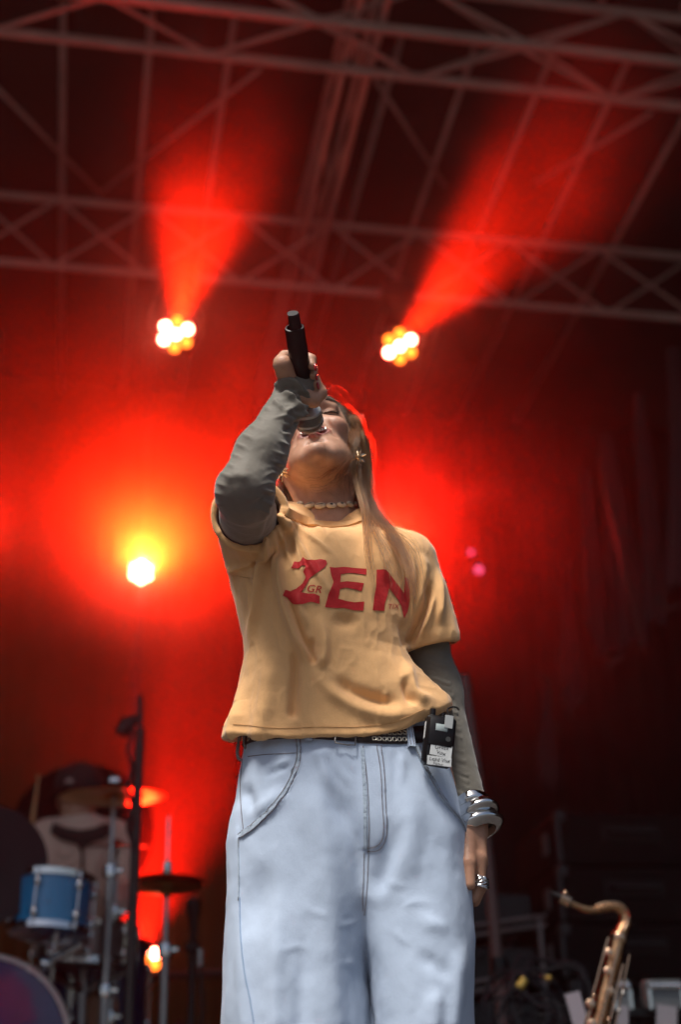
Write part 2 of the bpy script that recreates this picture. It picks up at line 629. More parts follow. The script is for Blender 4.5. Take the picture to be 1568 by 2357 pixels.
for nd in list(nt.nodes):
    if nd.type == 'BSDF_PRINCIPLED': nt.nodes.remove(nd)
pv2 = nt.nodes.new('ShaderNodeVolumePrincipled')
pv2.inputs['Color'].default_value = (0.92, 0.90, 0.90, 1)
pv2.inputs['Anisotropy'].default_value = 0.7
tc = nt.nodes.new('ShaderNodeTexCoord')
total = None
inv = Matrix.Rotation(YAW, 3, 'Z')
for c, r, d in PUFFS:
    lc = inv @ (Vector(c) - SMOKE_C)
    mp = nt.nodes.new('ShaderNodeMapping')
    mp.inputs['Scale'].default_value = tuple(1 / q for q in r)
    mp.inputs['Location'].default_value = tuple(-a / q for a, q in zip(lc, r))
    nt.links.new(tc.outputs['Object'], mp.inputs[0])
    ln = nt.nodes.new('ShaderNodeVectorMath'); ln.operation = 'LENGTH'
    nt.links.new(mp.outputs[0], ln.inputs[0])
    mr = nt.nodes.new('ShaderNodeMapRange'); mr.interpolation_type = 'SMOOTHSTEP'
    mr.inputs['From Min'].default_value = 0.98; mr.inputs['From Max'].default_value = 0.2
    mr.inputs['To Max'].default_value = d
    nt.links.new(ln.outputs['Value'], mr.inputs['Value'])
    mr.inputs['To Max'].default_value = 1.0
    pw = nt.nodes.new('ShaderNodeMath'); pw.operation = 'POWER'; pw.inputs[1].default_value = 1.0 if total is None else (3.4 if d > .4 else 2.0)
    sc_ = nt.nodes.new('ShaderNodeMath'); sc_.operation = 'MULTIPLY'; sc_.inputs[1].default_value = d * (1.0 if total is None else 1.25)
    nt.links.new(mr.outputs[0], pw.inputs[0]); nt.links.new(pw.outputs[0], sc_.inputs[0])
    if total is None: total = sc_.outputs[0]
    else:
        ad = nt.nodes.new('ShaderNodeMath'); ad.operation = 'ADD'
        nt.links.new(total, ad.inputs[0]); nt.links.new(sc_.outputs[0], ad.inputs[1]); total = ad.outputs[0]
nz = nt.nodes.new('ShaderNodeTexNoise'); nz.inputs['Scale'].default_value = 1.7; nz.inputs['Detail'].default_value = 3; nz.inputs['Distortion'].default_value = .6
nt.links.new(tc.outputs['Object'], nz.inputs['Vector'])
m2 = nt.nodes.new('ShaderNodeMapRange')
m2.inputs['From Min'].default_value = 0.32; m2.inputs['From Max'].default_value = 0.68
m2.inputs['To Min'].default_value = 0.22; m2.inputs['To Max'].default_value = 1.7
nt.links.new(nz.outputs['Fac'], m2.inputs['Value'])
mu = nt.nodes.new('ShaderNodeMath'); mu.operation = 'MULTIPLY'
nt.links.new(total, mu.inputs[0]); nt.links.new(m2.outputs[0], mu.inputs[1])
nt.links.new(mu.outputs[0], pv2.inputs['Density'])
nt.links.new(pv2.outputs[0], nt.nodes['Material Output'].inputs['Volume'])
so.data.materials.append(m)
tag(so, kind='stuff')
# ================================================================== sculpting tools
def surface_nets(f, lo, hi, h, newton=2, chunk=400000):
    lo, hi = np.array(lo, float), np.array(hi, float)
    n = np.ceil((hi - lo) / h).astype(int) + 1
    # look coarsely first, then finely only near the surface
    cs = 4
    nc = (n - 1) // cs + 2
    axc = [lo[i] + h * cs * np.arange(nc[i]) for i in range(3)]
    Gc = np.stack(np.meshgrid(*axc, indexing='ij'), -1).reshape(-1, 3)
    Fc = np.concatenate([f(Gc[i:i + chunk]) for i in range(0, len(Gc), chunk)]).reshape(nc)
    near = np.abs(Fc) < h * cs * 2.6
    pad = np.zeros_like(near)
    for i in (0, 1):
        for j in (0, 1):
            for k in (0, 1):
                pad[:nc[0] - i, :nc[1] - j, :nc[2] - k] |= near[i:, j:, k:]
    ii = [np.arange(n[q]) // cs for q in range(3)]
    nr = pad[np.ix_(*ii)]
    F = Fc[np.ix_(*ii)].copy()
    w = np.argwhere(nr)
    G = lo + h * w
    F[nr] = np.concatenate([f(G[i:i + chunk]) for i in range(0, len(G), chunk)])
    S = F < 0
    c = [S[i:n[0] - 1 + i, j:n[1] - 1 + j, k:n[2] - 1 + k] for i in (0, 1) for j in (0, 1) for k in (0, 1)]
    cnt = sum(x.astype(int) for x in c)
    act = (cnt > 0) & (cnt < 8)
    idx = -np.ones(act.shape, int)
    cells = np.argwhere(act)
    idx[act] = np.arange(len(cells))
    acc = np.zeros((len(cells), 3)); num = np.zeros(len(cells))
    ci, cj, ck = cells.T
    for a in range(3):
        o1, o2 = [q for q in range(3) if q != a]
        for u in (0, 1):
            for v in (0, 1):
                d0 = [0, 0, 0]; d0[o1] = u; d0[o2] = v
                d1 = list(d0); d1[a] = 1
                fa = F[ci + d0[0], cj + d0[1], ck + d0[2]]
                fb = F[ci + d1[0], cj + d1[1], ck + d1[2]]
                x = (fa < 0) != (fb < 0)
                t = np.where(x, fa / np.where(fa - fb == 0, 1, fa - fb), 0)
                p = np.tile(np.array(d0, float), (len(cells), 1)); p[:, a] += t
                acc += p * x[:, None]; num += x
    verts = lo + h * (cells + acc / num[:, None])
    quads = []
    for a in range(3):
        o1, o2 = [q for q in range(3) if q != a]
        sl0 = [slice(1, n[q] - 1) for q in range(3)]; sl0[a] = slice(0, n[a] - 1)
        A = S[tuple(sl0)]
        sl1 = list(sl0); sl1[a] = slice(1, n[a])
        B = S[tuple(sl1)]
        e = np.argwhere(A != B)
        if not len(e): continue
        flip = A[tuple(e.T)]
        e = e + np.array([0 if q == a else 1 for q in range(3)])
        def cell(d1, d2):
            q = e.copy(); q[:, o1] -= d1; q[:, o2] -= d2
            return idx[q[:, 0], q[:, 1], q[:, 2]]
        Q = np.stack([cell(0, 0), cell(1, 0), cell(1, 1), cell(0, 1)], 1)
        sgn = flip if a != 1 else ~flip
        Q = np.where(sgn[:, None], Q, Q[:, ::-1])
        quads.append(Q)
    quads = np.concatenate(quads)
    quads = quads[(quads >= 0).all(1)]
    for _ in range(newton):
        g = grad(f, verts, h * .3)
        d = f(verts)
        gl = np.maximum((g * g).sum(1), 0.05)
        st = np.clip(d / gl, -h * .7, h * .7)
        verts = verts - g * st[:, None]
    return verts, quads


def grad(f, X, e):
    g = np.zeros_like(X)
    for a in range(3):
        d = np.zeros(3); d[a] = e
        g[:, a] = (f(X + d) - f(X - d)) / (2 * e)
    return g


def normals(f, X, e=0.002):
    g = grad(f, X, e)
    return g / np.maximum(np.linalg.norm(g, axis=1), 1e-9)[:, None]


def smin(a, b, k):
    h = np.clip(0.5 + 0.5 * (b - a) / k, 0, 1)
    return b * (1 - h) + a * h - k * h * (1 - h)


def smax(a, b, k):
    return -smin(-a, -b, k)


def rc(X, a, b, ra, rb):
    a, b = np.array(a), np.array(b)
    ab = b - a
    t = np.clip(((X - a) @ ab) / max(ab @ ab, 1e-12), 0, 1)
    return np.linalg.norm(X - a - t[:, None] * ab, axis=1) - (ra + (rb - ra) * t)


def ell(X, c, r, rot=None):
    q = X - np.array(c)
    if rot is not None: q = q @ rot
    r = np.array(r)
    k0 = np.linalg.norm(q / r, axis=1)
    k1 = np.linalg.norm(q / (r * r), axis=1)
    return k0 * (k0 - 1) / np.maximum(k1, 1e-9)


def sstep(x, a, b):
    t = np.clip((x - a) / (b - a), 0, 1)
    return t * t * (3 - 2 * t)


def pd(px, py, dist):
    return np.array(CAM + ray(px, py) * dist)


def pn(px, py, y):
    return np.array(P(px, py, y))


def edge(pts, y):
    a = np.array([pn(*p, y) for p in pts])
    o = np.argsort(a[:, 2])
    return a[o, 2], a[o, 0]


def poly_dist(Q, pts):
    """distance from px points Q to a px polyline, the signed side and the place along it 0..1"""
    pts = np.array(pts, float)
    L = np.concatenate([[0], np.cumsum(np.linalg.norm(np.diff(pts, axis=0), axis=1))])
    best = np.full(len(Q), 1e9); side = np.zeros(len(Q)); along = np.zeros(len(Q))
    for i in range(len(pts) - 1):
        a, b = pts[i], pts[i + 1]
        ab = b - a
        t = np.clip(((Q - a) @ ab) / (ab @ ab), 0, 1)
        d = Q - a - t[:, None] * ab
        l = np.linalg.norm(d, axis=1)
        m = l < best
        best[m] = l[m]
        side[m] = np.sign(ab[0] * d[m, 1] - ab[1] * d[m, 0])
        along[m] = (L[i] + t[m] * (L[i + 1] - L[i])) / L[-1]
    return best, side, along


def smooth_line(pts, n=8):
    """Catmull-Rom through points of any dimension"""
    p = np.array(pts, float)
    if len(p) < 3: return p
    p = np.vstack([2 * p[0] - p[1], p, 2 * p[-1] - p[-2]])
    out = []
    for i in range(1, len(p) - 2):
        for k in range(n):
            t = k / n
            out.append(0.5 * ((2 * p[i]) + (-p[i - 1] + p[i + 1]) * t + (2 * p[i - 1] - 5 * p[i] + 4 * p[i + 1] - p[i + 2]) * t * t + (-p[i - 1] + 3 * p[i] - 3 * p[i + 1] + p[i + 2]) * t ** 3))
    out.append(p[-2])
    return np.array(out)


FOLD_GAIN = 1.7


def folds(X, N, lst, view_only=True, gain=None):
    """push the cloth out (amp > 0) or in along drawn lines: (points, width before, width after, amp, fade-in, fade-out)"""
    Q = project(X)
    vd = X - np.array(CAM)
    vd /= np.linalg.norm(vd, axis=1)[:, None]
    face = np.clip(-(N * vd).sum(1) * 2.2 + .1, 0, 1) if view_only else 1.0
    D = np.zeros(len(X))
    gain = FOLD_GAIN if gain is None else gain
    for pts, w1, w2, amp, fi, fo in lst:
        d, s, t = poly_dist(Q, smooth_line(pts, 6))
        w = np.where(s < 0, w1, w2)
        env = sstep(t, -1e-6, fi) if fi > 0 else 1.0
        env = env * ((1 - sstep(t, 1 - fo, 1 + 1e-6)) if fo > 0 else 1.0)
        D += gain * amp * np.exp(-(d / w) ** 2) * env
    return X + N * (D * face)[:, None]


def vnoise(X, scale, seed=0, oct=3):
    """smooth value noise on points"""
    out = np.zeros(len(X)); amp = 1.0
    for o in range(oct):
        q = X * scale + seed * 7.31 + o * 3.7
        i = np.floor(q).astype(np.int64); f = q - i
        f = f * f * (3 - 2 * f)
        def h(a, b, c):
            n = (a * 73856093) ^ (b * 19349663) ^ (c * 83492791) ^ (seed * 2654435)
            n = (n ^ (n >> 13)) * 1274126177
            return ((n ^ (n >> 16)) & 65535) / 32767.5 - 1
        v = 0
        for a in (0, 1):
            for b in (0, 1):
                for c in (0, 1):
                    w = (f[:, 0] if a else 1 - f[:, 0]) * (f[:, 1] if b else 1 - f[:, 1]) * (f[:, 2] if c else 1 - f[:, 2])
                    v = v + w * h(i[:, 0] + a, i[:, 1] + b, i[:, 2] + c)
        out += v * amp
        amp *= .5; scale *= 2.03
    return out


def np_obj(name, V_, F_, m, parent=None, attr=None):
    me = bpy.data.meshes.new(name)
    me.vertices.add(len(V_))
    me.vertices.foreach_set('co', np.asarray(V_, dtype=np.float32).ravel())
    F_ = np.asarray(F_)
    k = F_.shape[1]
    me.loops.add(F_.size)
    me.loops.foreach_set('vertex_index', F_.ravel().astype(np.int32))
    me.polygons.add(len(F_))
    me.polygons.foreach_set('loop_start', (np.arange(len(F_)) * k).astype(np.int32))
    me.polygons.foreach_set('use_smooth', np.ones(len(F_), dtype=bool))
    me.update(calc_edges=True)
    me.validate()
    if attr:
        for an, arr in attr.items():
            if arr.ndim == 2:
                at = me.attributes.new(an, 'FLOAT_COLOR', 'POINT')
                at.data.foreach_set('color', np.concatenate([arr, np.ones((len(arr), 1))], 1).astype(np.float32).ravel())
            else:
                at = me.attributes.new(an, 'FLOAT', 'POINT')
                at.data.foreach_set('value', arr.astype(np.float32))
    if m: me.materials.append(m)
    o = bpy.data.objects.new(name, me)
    COL.objects.link(o)
    if parent is not None: adopt(o, parent)
    return o


def bvh_of(V_, F_):
    return BVHTree.FromPolygons([tuple(map(float, v)) for v in V_], [tuple(map(int, f)) for f in F_])


def cast(bvh, px, py, off=0.0):
    h = bvh.ray_cast(CAM, ray(px, py))
    if h[0] is None: return None, None
    n = h[1]
    if n.dot(ray(px, py)) > 0: n = -n
    return h[0] + n * off, n


def cast_line(bvh, pts, off, step=4.0):
    q = smooth_line(pts, 12)
    L = np.concatenate([[0], np.cumsum(np.linalg.norm(np.diff(q, axis=0), axis=1))])
    m = max(2, int(L[-1] / step) + 1)
    s = np.linspace(0, L[-1], m)
    out = []
    for a in s:
        x, y = np.interp(a, L, q[:, 0]), np.interp(a, L, q[:, 1])
        p, n = cast(bvh, x, y, off)
        if p is not None: out.append((p, n))
    return out


def ribbon(bvh, pts, width, off, thick=0.0008, step=4.0):
    """flat raised strip following a drawn line on a surface; width in metres"""
    ln = cast_line(bvh, pts, off, step)
    mb = MB()
    if len(ln) < 2: return mb
    for _ in range(3):
        ln = [ln[0]] + [((ln[i - 1][0] + ln[i][0] * 2 + ln[i + 1][0]) / 4, (ln[i - 1][1] + ln[i][1] * 2 + ln[i + 1][1]).normalized()) for i in range(1, len(ln) - 1)] + [ln[-1]]
    vs, fs = [], []
    for i, (p, n) in enumerate(ln):
        d = ln[min(i + 1, len(ln) - 1)][0] - ln[max(i - 1, 0)][0]
        x = d.cross(n)
        if x.length < 1e-9: x = Vector((1, 0, 0))
        x.normalize()
        vs += [p - x * width / 2 - n * .004, p - x * width / 2 * .85 + n * thick, p + x * width / 2 * .85 + n * thick, p + x * width / 2 - n * .004]
    for i in range(len(ln) - 1):
        for k in range(3):
            a = i * 4 + k
            fs.append((a, a + 1, a + 5, a + 4))
    return mb.add(vs, fs)


def stitches(bvh, pts, off, length=5.0, gap=2.0, r=0.0007):
    """dashed sewing thread"""
    q = smooth_line(pts, 12)
    L = np.concatenate([[0], np.cumsum(np.linalg.norm(np.diff(q, axis=0), axis=1))])
    mb = MB(); a = 0.0
    while a + length < L[-1]:
        pp = []
        for s in (a, a + length * .5, a + length):
            p, n = cast(bvh, np.interp(s, L, q[:, 0]), np.interp(s, L, q[:, 1]), off)
            if p is not None: pp.append(p)
        if len(pp) == 3 and (pp[0] - pp[2]).length < .02: mb.tube(pp, r, 4, False)
        a += length + gap
    return mb


def decal(bvh, poly, off, grid=5.0, holes=()):
    """flat print: a drawn outline laid on a surface"""
    pts = [Vector(p) for p in poly]
    n = len(pts)
    dense = []
    for i in range(n):
        a, b = pts[i], pts[(i + 1) % n]
        m = max(1, int((b - a).length / grid))
        for k in range(m): dense.append(a + (b - a) * (k / m))
    edges = [(i, (i + 1) % len(dense)) for i in range(len(dense))]
    xs = [p.x for p in pts]; ys = [p.y for p in pts]
    allp = list(dense)
    x = min(xs) + .7
    while x < max(xs):
        y = min(ys) + .7
        while y < max(ys):
            allp.append(Vector((x, y))); y += grid
        x += grid
    r = delaunay_2d_cdt(allp, edges, [], 1, 1e-4)
    V3 = []
    for v in r[0]:
        p, nn = cast(bvh, v.x, v.y, off)
        V3.append(p if p is not None else Vector((0, 0, -9)))
    fs = [f for f in r[2] if all(V3[i].z > -5 for i in f)]
    return MB().add(V3, fs)


def text_mesh(body, size, shear=0.0, space=1.0):
    """outline of lettering as flat 2D triangles"""
    cu = bpy.data.curves.new('lettering', 'FONT')
    cu.body = body; cu.size = size; cu.shear = shear; cu.space_character = space
    cu.resolution_u = 3; cu.align_x = 'CENTER'; cu.align_y = 'CENTER'
    ob = bpy.data.objects.new('lettering', cu)
    me = bpy.data.meshes.new_from_object(ob)
    v = [tuple(x.co) for x in me.vertices]; f = [tuple(p.vertices) for p in me.polygons]
    bpy.data.objects.remove(ob); bpy.data.meshes.remove(me); bpy.data.curves.remove(cu)
    return v, f


# ================================================================== materials for the singer
def cloth_mat(name, col, rough=0.85, weave=900.0, strength=0.25, wrinkle=0.35, wr_scale=(30, 30, 14), tint=0.12, sheen=0.25, tint2=None, fine=.05):
    m = mat(name, col, rough, sheen=sheen, spec=0.2)
    nt = m.node_tree; b = nt.nodes['Principled BSDF']
    tc = nt.nodes.new('ShaderNodeTexCoord')
    mp = nt.nodes.new('ShaderNodeMapping'); mp.inputs['Scale'].default_value = wr_scale
    nt.links.new(tc.outputs['Object'], mp.inputs[0])
    nz = nt.nodes.new('ShaderNodeTexNoise'); nz.inputs['Scale'].default_value = 1.0; nz.inputs['Detail'].default_value = 7; nz.inputs['Roughness'].default_value = .62
    nz.inputs['Distortion'].default_value = .25
    nt.links.new(mp.outputs[0], nz.inputs['Vector'])
    wv = nt.nodes.new('ShaderNodeTexNoise'); wv.inputs['Scale'].default_value = weave; wv.inputs['Detail'].default_value = 2
    nt.links.new(tc.outputs['Object'], wv.inputs['Vector'])
    b1 = nt.nodes.new('ShaderNodeBump'); b1.inputs['Strength'].default_value = wrinkle; b1.inputs['Distance'].default_value = 0.008
    nt.links.new(nz.outputs['Fac'], b1.inputs['Height'])
    b2 = nt.nodes.new('ShaderNodeBump'); b2.inputs['Strength'].default_value = strength; b2.inputs['Distance'].default_value = 0.0008
    nt.links.new(wv.outputs['Fac'], b2.inputs['Height']); nt.links.new(b1.outputs[0], b2.inputs['Normal'])
    nt.links.new(b2.outputs[0], b.inputs['Normal'])
    mp2 = nt.nodes.new('ShaderNodeMapping'); mp2.inputs['Scale'].default_value = tuple(v * 3.2 for v in wr_scale)
    nt.links.new(tc.outputs['Object'], mp2.inputs[0])
    nf = nt.nodes.new('ShaderNodeTexNoise'); nf.inputs['Scale'].default_value = 1.0; nf.inputs['Detail'].default_value = 4
    nt.links.new(mp2.outputs[0], nf.inputs['Vector'])
    b3 = nt.nodes.new('ShaderNodeBump'); b3.inputs['Strength'].default_value = fine; b3.inputs['Distance'].default_value = 0.004
    nt.links.new(nf.outputs['Fac'], b3.inputs['Height']); nt.links.new(b2.outputs[0], b3.inputs['Normal'])
    nt.links.new(b3.outputs[0], b.inputs['Normal'])
    n3 = nt.nodes.new('ShaderNodeTexNoise'); n3.inputs['Scale'].default_value = 9; n3.inputs['Detail'].default_value = 5
    nt.links.new(tc.outputs['Object'], n3.inputs['Vector'])
    ad = nt.nodes.new('ShaderNodeMath'); ad.operation = 'MULTIPLY_ADD'; ad.inputs[1].default_value = .5
    nt.links.new(wv.outputs['Fac'], ad.inputs[0]); 
    ha = nt.nodes.new('ShaderNodeMath'); ha.operation = 'MULTIPLY'; ha.inputs[1].default_value = .5
    nt.links.new(n3.outputs['Fac'], ha.inputs[0]); nt.links.new(ha.outputs[0], ad.inputs[2])
    mx = nt.nodes.new('ShaderNodeMix'); mx.data_type = 'RGBA'
    t2 = tint2 or tuple(c * (1 - tint * 2) for c in col)
    mx.inputs[6].default_value = (*tuple(min(1, c * (1 + tint)) for c in col), 1); mx.inputs[7].default_value = (*t2, 1)
    nt.links.new(ad.outputs[0], mx.inputs[0]); nt.links.new(mx.outputs[2], b.inputs['Base Color'])
    return m


M['tee'] = cloth_mat('apricot_jersey', (0.88, 0.50, 0.22), 0.9, 520, .25, .13, (36, 36, 50), .12)
M['tee_rib'] = cloth_mat('apricot_rib', (0.78, 0.43, 0.18), 0.9, 1400, .35, .12, (60, 60, 60), .06)
M['print'] = cloth_mat('red_print', (0.60, 0.020, 0.024), 0.6, 1100, .2, .25, (34, 30, 70), .08, .1)
M['sleeve'] = cloth_mat('grey_olive_stretch', (0.165, 0.150, 0.122), 0.62, 1500, .2, .16, (40, 40, 40), .07, .3)
M['denim'] = cloth_mat('pale_denim', (0.50, 0.60, 0.755), 0.92, 560, .35, .13, (30, 30, 22), .10, .1, fine=.06)
M['denim_edge'] = cloth_mat('pale_denim_seam', (0.43, 0.52, 0.63), 0.92, 1000, .4, .5, (120, 120, 120), .16, .1)
M['thread'] = mat('brown_thread', (0.15, 0.095, 0.085), 0.8)
M['thread_pale'] = mat('pale_thread', (0.62, 0.33, 0.13), 0.8)
M['leather'] = mat('black_leather', (0.014, 0.013, 0.014), 0.4, 0, .4, 40, .25, 500)


def skin_mat():
    m = mat('skin', (0.5, 0.3, 0.2), 0.5, sss=0.10, spec=0.4)
    nt = m.node_tree; b = nt.nodes['Principled BSDF']
    at = nt.nodes.new('ShaderNodeAttribute'); at.attribute_name = 'tint'
    tc = nt.nodes.new('ShaderNodeTexCoord')
    n1 = nt.nodes.new('ShaderNodeTexNoise'); n1.inputs['Scale'].default_value = 60; n1.inputs['Detail'].default_value = 6
    nt.links.new(tc.outputs['Object'], n1.inputs['Vector'])
    mx = nt.nodes.new('ShaderNodeMix'); mx.data_type = 'RGBA'; mx.blend_type = 'MULTIPLY'
    cr = nt.nodes.new('ShaderNodeValToRGB')
    cr.color_ramp.elements[0].position = .3; cr.color_ramp.elements[0].color = (.80, .72, .68, 1)
    cr.color_ramp.elements[1].position = .7; cr.color_ramp.elements[1].color = (1.08, 1.05, 1.04, 1)
    nt.links.new(n1.outputs['Fac'], cr.inputs[0])
    mx.inputs[0].default_value = .7
    nt.links.new(at.outputs['Color'], mx.inputs[6]); nt.links.new(cr.outputs[0], mx.inputs[7])
    vo = nt.nodes.new('ShaderNodeTexVoronoi'); vo.inputs['Scale'].default_value = 115
    nt.links.new(tc.outputs['Object'], vo.inputs['Vector'])
    c2 = nt.nodes.new('ShaderNodeValToRGB')
    c2.color_ramp.elements[0].position = .06; c2.color_ramp.elements[0].color = (.62, .45, .38, 1)
    c2.color_ramp.elements[1].position = .16; c2.color_ramp.elements[1].color = (1, 1, 1, 1)
    nt.links.new(vo.outputs['Distance'], c2.inputs[0])
    m2 = nt.nodes.new('ShaderNodeMix'); m2.data_type = 'RGBA'; m2.blend_type = 'MULTIPLY'
    n2 = nt.nodes.new('ShaderNodeTexNoise'); n2.inputs['Scale'].default_value = 38
    nt.links.new(tc.outputs['Object'], n2.inputs['Vector'])
    r2 = nt.nodes.new('ShaderNodeMapRange'); r2.inputs['From Min'].default_value = .5; r2.inputs['From Max'].default_value = .66; r2.inputs['To Max'].default_value = .55
    nt.links.new(n2.outputs['Fac'], r2.inputs['Value']); nt.links.new(r2.outputs[0], m2.inputs[0])
    nt.links.new(mx.outputs[2], m2.inputs[6]); nt.links.new(c2.outputs[0], m2.inputs[7])
    nt.links.new(m2.outputs[2], b.inputs['Base Color'])
    n3 = nt.nodes.new('ShaderNodeTexNoise'); n3.inputs['Scale'].default_value = 420; n3.inputs['Detail'].default_value = 4
    nt.links.new(tc.outputs['Object'], n3.inputs['Vector'])
    bp = nt.nodes.new('ShaderNodeBump'); bp.inputs['Strength'].default_value = .35; bp.inputs['Distance'].default_value = .0012
    nt.links.new(n3.outputs['Fac'], bp.inputs['Height']); nt.links.new(bp.outputs[0], b.inputs['Normal'])
    return m


M['skin'] = skin_mat()
SKIN = np.array([0.50, 0.285, 0.19])

# ================================================================== the singer: skeleton
HEAD_C = pn(741, 1082, 0.035)                 # middle between the ear lobes
th, ro, yw = R(20), R(6.5), R(-5)
Rx_ = np.array(Matrix.Rotation(-th, 3, 'X'))  # tips the face up and back
Ry_ = np.array(Matrix.Rotation(-ro, 3, 'Y'))
Rz_ = np.array(Matrix.Rotation(yw, 3, 'Z'))
HR = Ry_ @ Rx_ @ Rz_
LOBE = np.array([0, .015, -.035])
HS = 1.0


def hl(X):
    """world -> head space (origin between the ears, -y the face, z the crown)"""
    return (X - HEAD_C) @ HR / HS + LOBE


def hw(p):
    return HEAD_C + HR @ (np.array(p, float) - LOBE) * HS


SH_R = pn(578, 1222, 0.0)          # shoulder of the raised arm
EL_R = pn(562, 1122, -0.265)
WR_R = pn(680, 897, -0.222)
SH_L = pn(945, 1290, 0.015)
EL_L = pn(1001, 1590, 0.06)
WR_L = pn(1084, 1872, 0.02)
DM = float(np.linalg.norm(pn(710, 968, -0.172) - np.array(CAM)))
MIC_A = pd(710, 966, DM)                      # middle of the grille
MIC_B = pd(673, 722, DM - 0.085)              # tip of the aerial
MIC_D = (MIC_B - MIC_A) / np.linalg.norm(MIC_B - MIC_A)


def head_sdf(X):
    q = hl(X)
    ax_ = np.abs(q[:, 0])
    s = np.stack([ax_, q[:, 1], q[:, 2]], 1)
    f = ell(q, (0, .022, .045), (.069, .090, .084))
    f = smin(f, ell(q, (0, -.030, -.015), (.057, .058, .088)), .03)
    f = smin(f, ell(q, (0, -.046, -.072), (.042, .040, .034)), .03)
    f = smin(f, rc(s, (.051, .002, -.045), (.020, -.072, -.096), .014, .015), .022)     # jaw line
    f = smin(f, ell(q, (0, -.083, -.095), (.019, .017, .0155)), .010)                     # chin
    f = smin(f, ell(s, (.037, -.063, -.022), (.023, .024, .020)), .012)                  # smiling cheeks
    f = smin(f, rc(s, (.014, -.083, .032), (.040, -.068, .030), .011, .010), .012)       # brow
    f = smin(f, rc(q, (0, -.085, .022), (0, -.108, -.014), .0085, .0105), .012)          # nose
    f = smin(f, ell(s, (.0115, -.100, -.018), (.0075, .009, .007)), .006)
    f = smax(f, -ell(s, (.0065, -.103, -.0255), (.0035, .006, .004)), .003)              # nostrils
    f = smax(f, -ell(s, (.032, -.092, .012), (.019, .016, .010)), .010)                  # eye sockets
    f = smin(f, ell(s, (.032, -.067, .010), (.0155, .0125, .0110)), .004)                # closed lids
    lid = q * 1.0
    f = f + .0012 * np.exp(-((s[:, 2] - .0040 - 8 * (s[:, 0] - .032) ** 2) / .0014) ** 2) * (np.abs(s[:, 0] - .032) < .016) * (q[:, 1] < -.05)
    f = smax(f, -rc(s, (.022, -.090, -.020), (.037, -.076, -.056), .0042, .003), .006)
    f = smax(f, -rc(s, (0, -.0975, -.078), (.012, -.090, -.079), .0045, .003), .008)   # smile folds
    # lips and open mouth
    zm = -.050 + 9.0 * ax_ ** 2
    lip_u = rc(s, (0, -.0985, -.0445), (.027, -.0805, -.0445), .0052, .0026)
    lip_l = rc(s, (0, -.0955, -.0635), (.027, -.0805, -.0485), .0058, .0026)
    f = smin(f, np.minimum(lip_u, lip_l), .005)
    mo = ell(np.stack([q[:, 0], q[:, 1], q[:, 2] - 8.0 * ax_ ** 2], 1), (0, -.094, -.0545), (.025, .018, .0075))
    f = smax(f, -mo, .002)
    # ears
    f = smin(f, ell(s, (.071, .012, -.004), (.008, .017, .029)), .006)
    f = smin(f, ell(s, (.068, .006, -.033), (.006, .008, .009)), .005)
    f = f * HS
    # neck
    nt_ = hw((0, .030, -.060))
    nb = pn(752, 1215, 0.035)
    f2 = rc(X, nt_, nb, .050, .054)
    f = smin(f, f2, .022)
    sb = pn(752, 1225, -.012)
    for sx_ in (-1, 1):
        f = smin(f, rc(X, hw((sx_ * .058, .018, -.045)), sb + np.array([sx_ * .016, 0, 0]), .012, .009), .014)
    f = smax(f, -ell(X, sb + np.array([0, -.022, .005]), (.009, .010, .012)), .010)
    # upper chest, shoulders and the trunk down to the hips
    f = smin(f, rc(X, nb + np.array([-.09, .02, -.055]), nb + np.array([.09, .02, -.055]), .048, .048), .05)
    f = smin(f, ell(X, nb + np.array([0, .01, -.16]), (.130, .080, .17)), .04)
    return f


HV, HF = surface_nets(head_sdf, HEAD_C + np.array([-.19, -.17, -.34]), HEAD_C + np.array([.20, .16, .17]), .0031)
qh = hl(HV)
tint = np.tile(SKIN, (len(HV), 1))
axx = np.abs(qh[:, 0])
zlip = np.minimum(np.abs(np.linalg.norm(np.stack([np.maximum(axx - .0, 0) * 0, qh[:, 2] + .0445], 1), axis=1)), 1)
fu = rc(np.stack([axx, qh[:, 1], qh[:, 2]], 1), (0, -.0985, -.0445), (.027, -.0805, -.0445), .0052, .0026)
fl = rc(np.stack([axx, qh[:, 1], qh[:, 2]], 1), (0, -.0955, -.0635), (.027, -.0805, -.0485), .0058, .0026)
lipw = np.clip(1 - np.minimum(fu, fl) / .0022, 0, 1) * (qh[:, 1] < -.07)
tint = tint * (1 - lipw[:, None]) + np.array([.36, .12, .105]) * lipw[:, None]
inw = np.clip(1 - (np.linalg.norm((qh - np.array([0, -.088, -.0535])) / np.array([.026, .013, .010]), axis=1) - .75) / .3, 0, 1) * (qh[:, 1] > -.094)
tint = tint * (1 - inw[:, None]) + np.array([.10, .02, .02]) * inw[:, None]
chk = np.exp(-((np.stack([axx, qh[:, 1], qh[:, 2]], 1) - np.array([.038, -.072, -.026])) ** 2).sum(1) / .022 ** 2)
tint = tint * (1 - .35 * chk[:, None]) + np.array([.50, .19, .14]) * (.35 * chk[:, None])


# raised hand gripping the microphone
def mic_pt(t, u, w):
    """point beside the microphone: t metres up from the grille, u to the right, w away from the camera"""
    vd = np.array(ray(700, 880))
    rt = np.cross(vd, MIC_D); rt /= np.linalg.norm(rt)
    aw = np.cross(MIC_D, rt); aw /= np.linalg.norm(aw)
    if aw @ vd < 0: aw = -aw
    return MIC_A + MIC_D * t + rt * u + aw * w


_e = np.array(ray(700, 880))
_rt = np.cross(_e, MIC_D)
if _rt[0] < 0:
    _s = -1.0
else:
    _s = 1.0
def mp_(t, u, w): return mic_pt(t, u * _s, w)


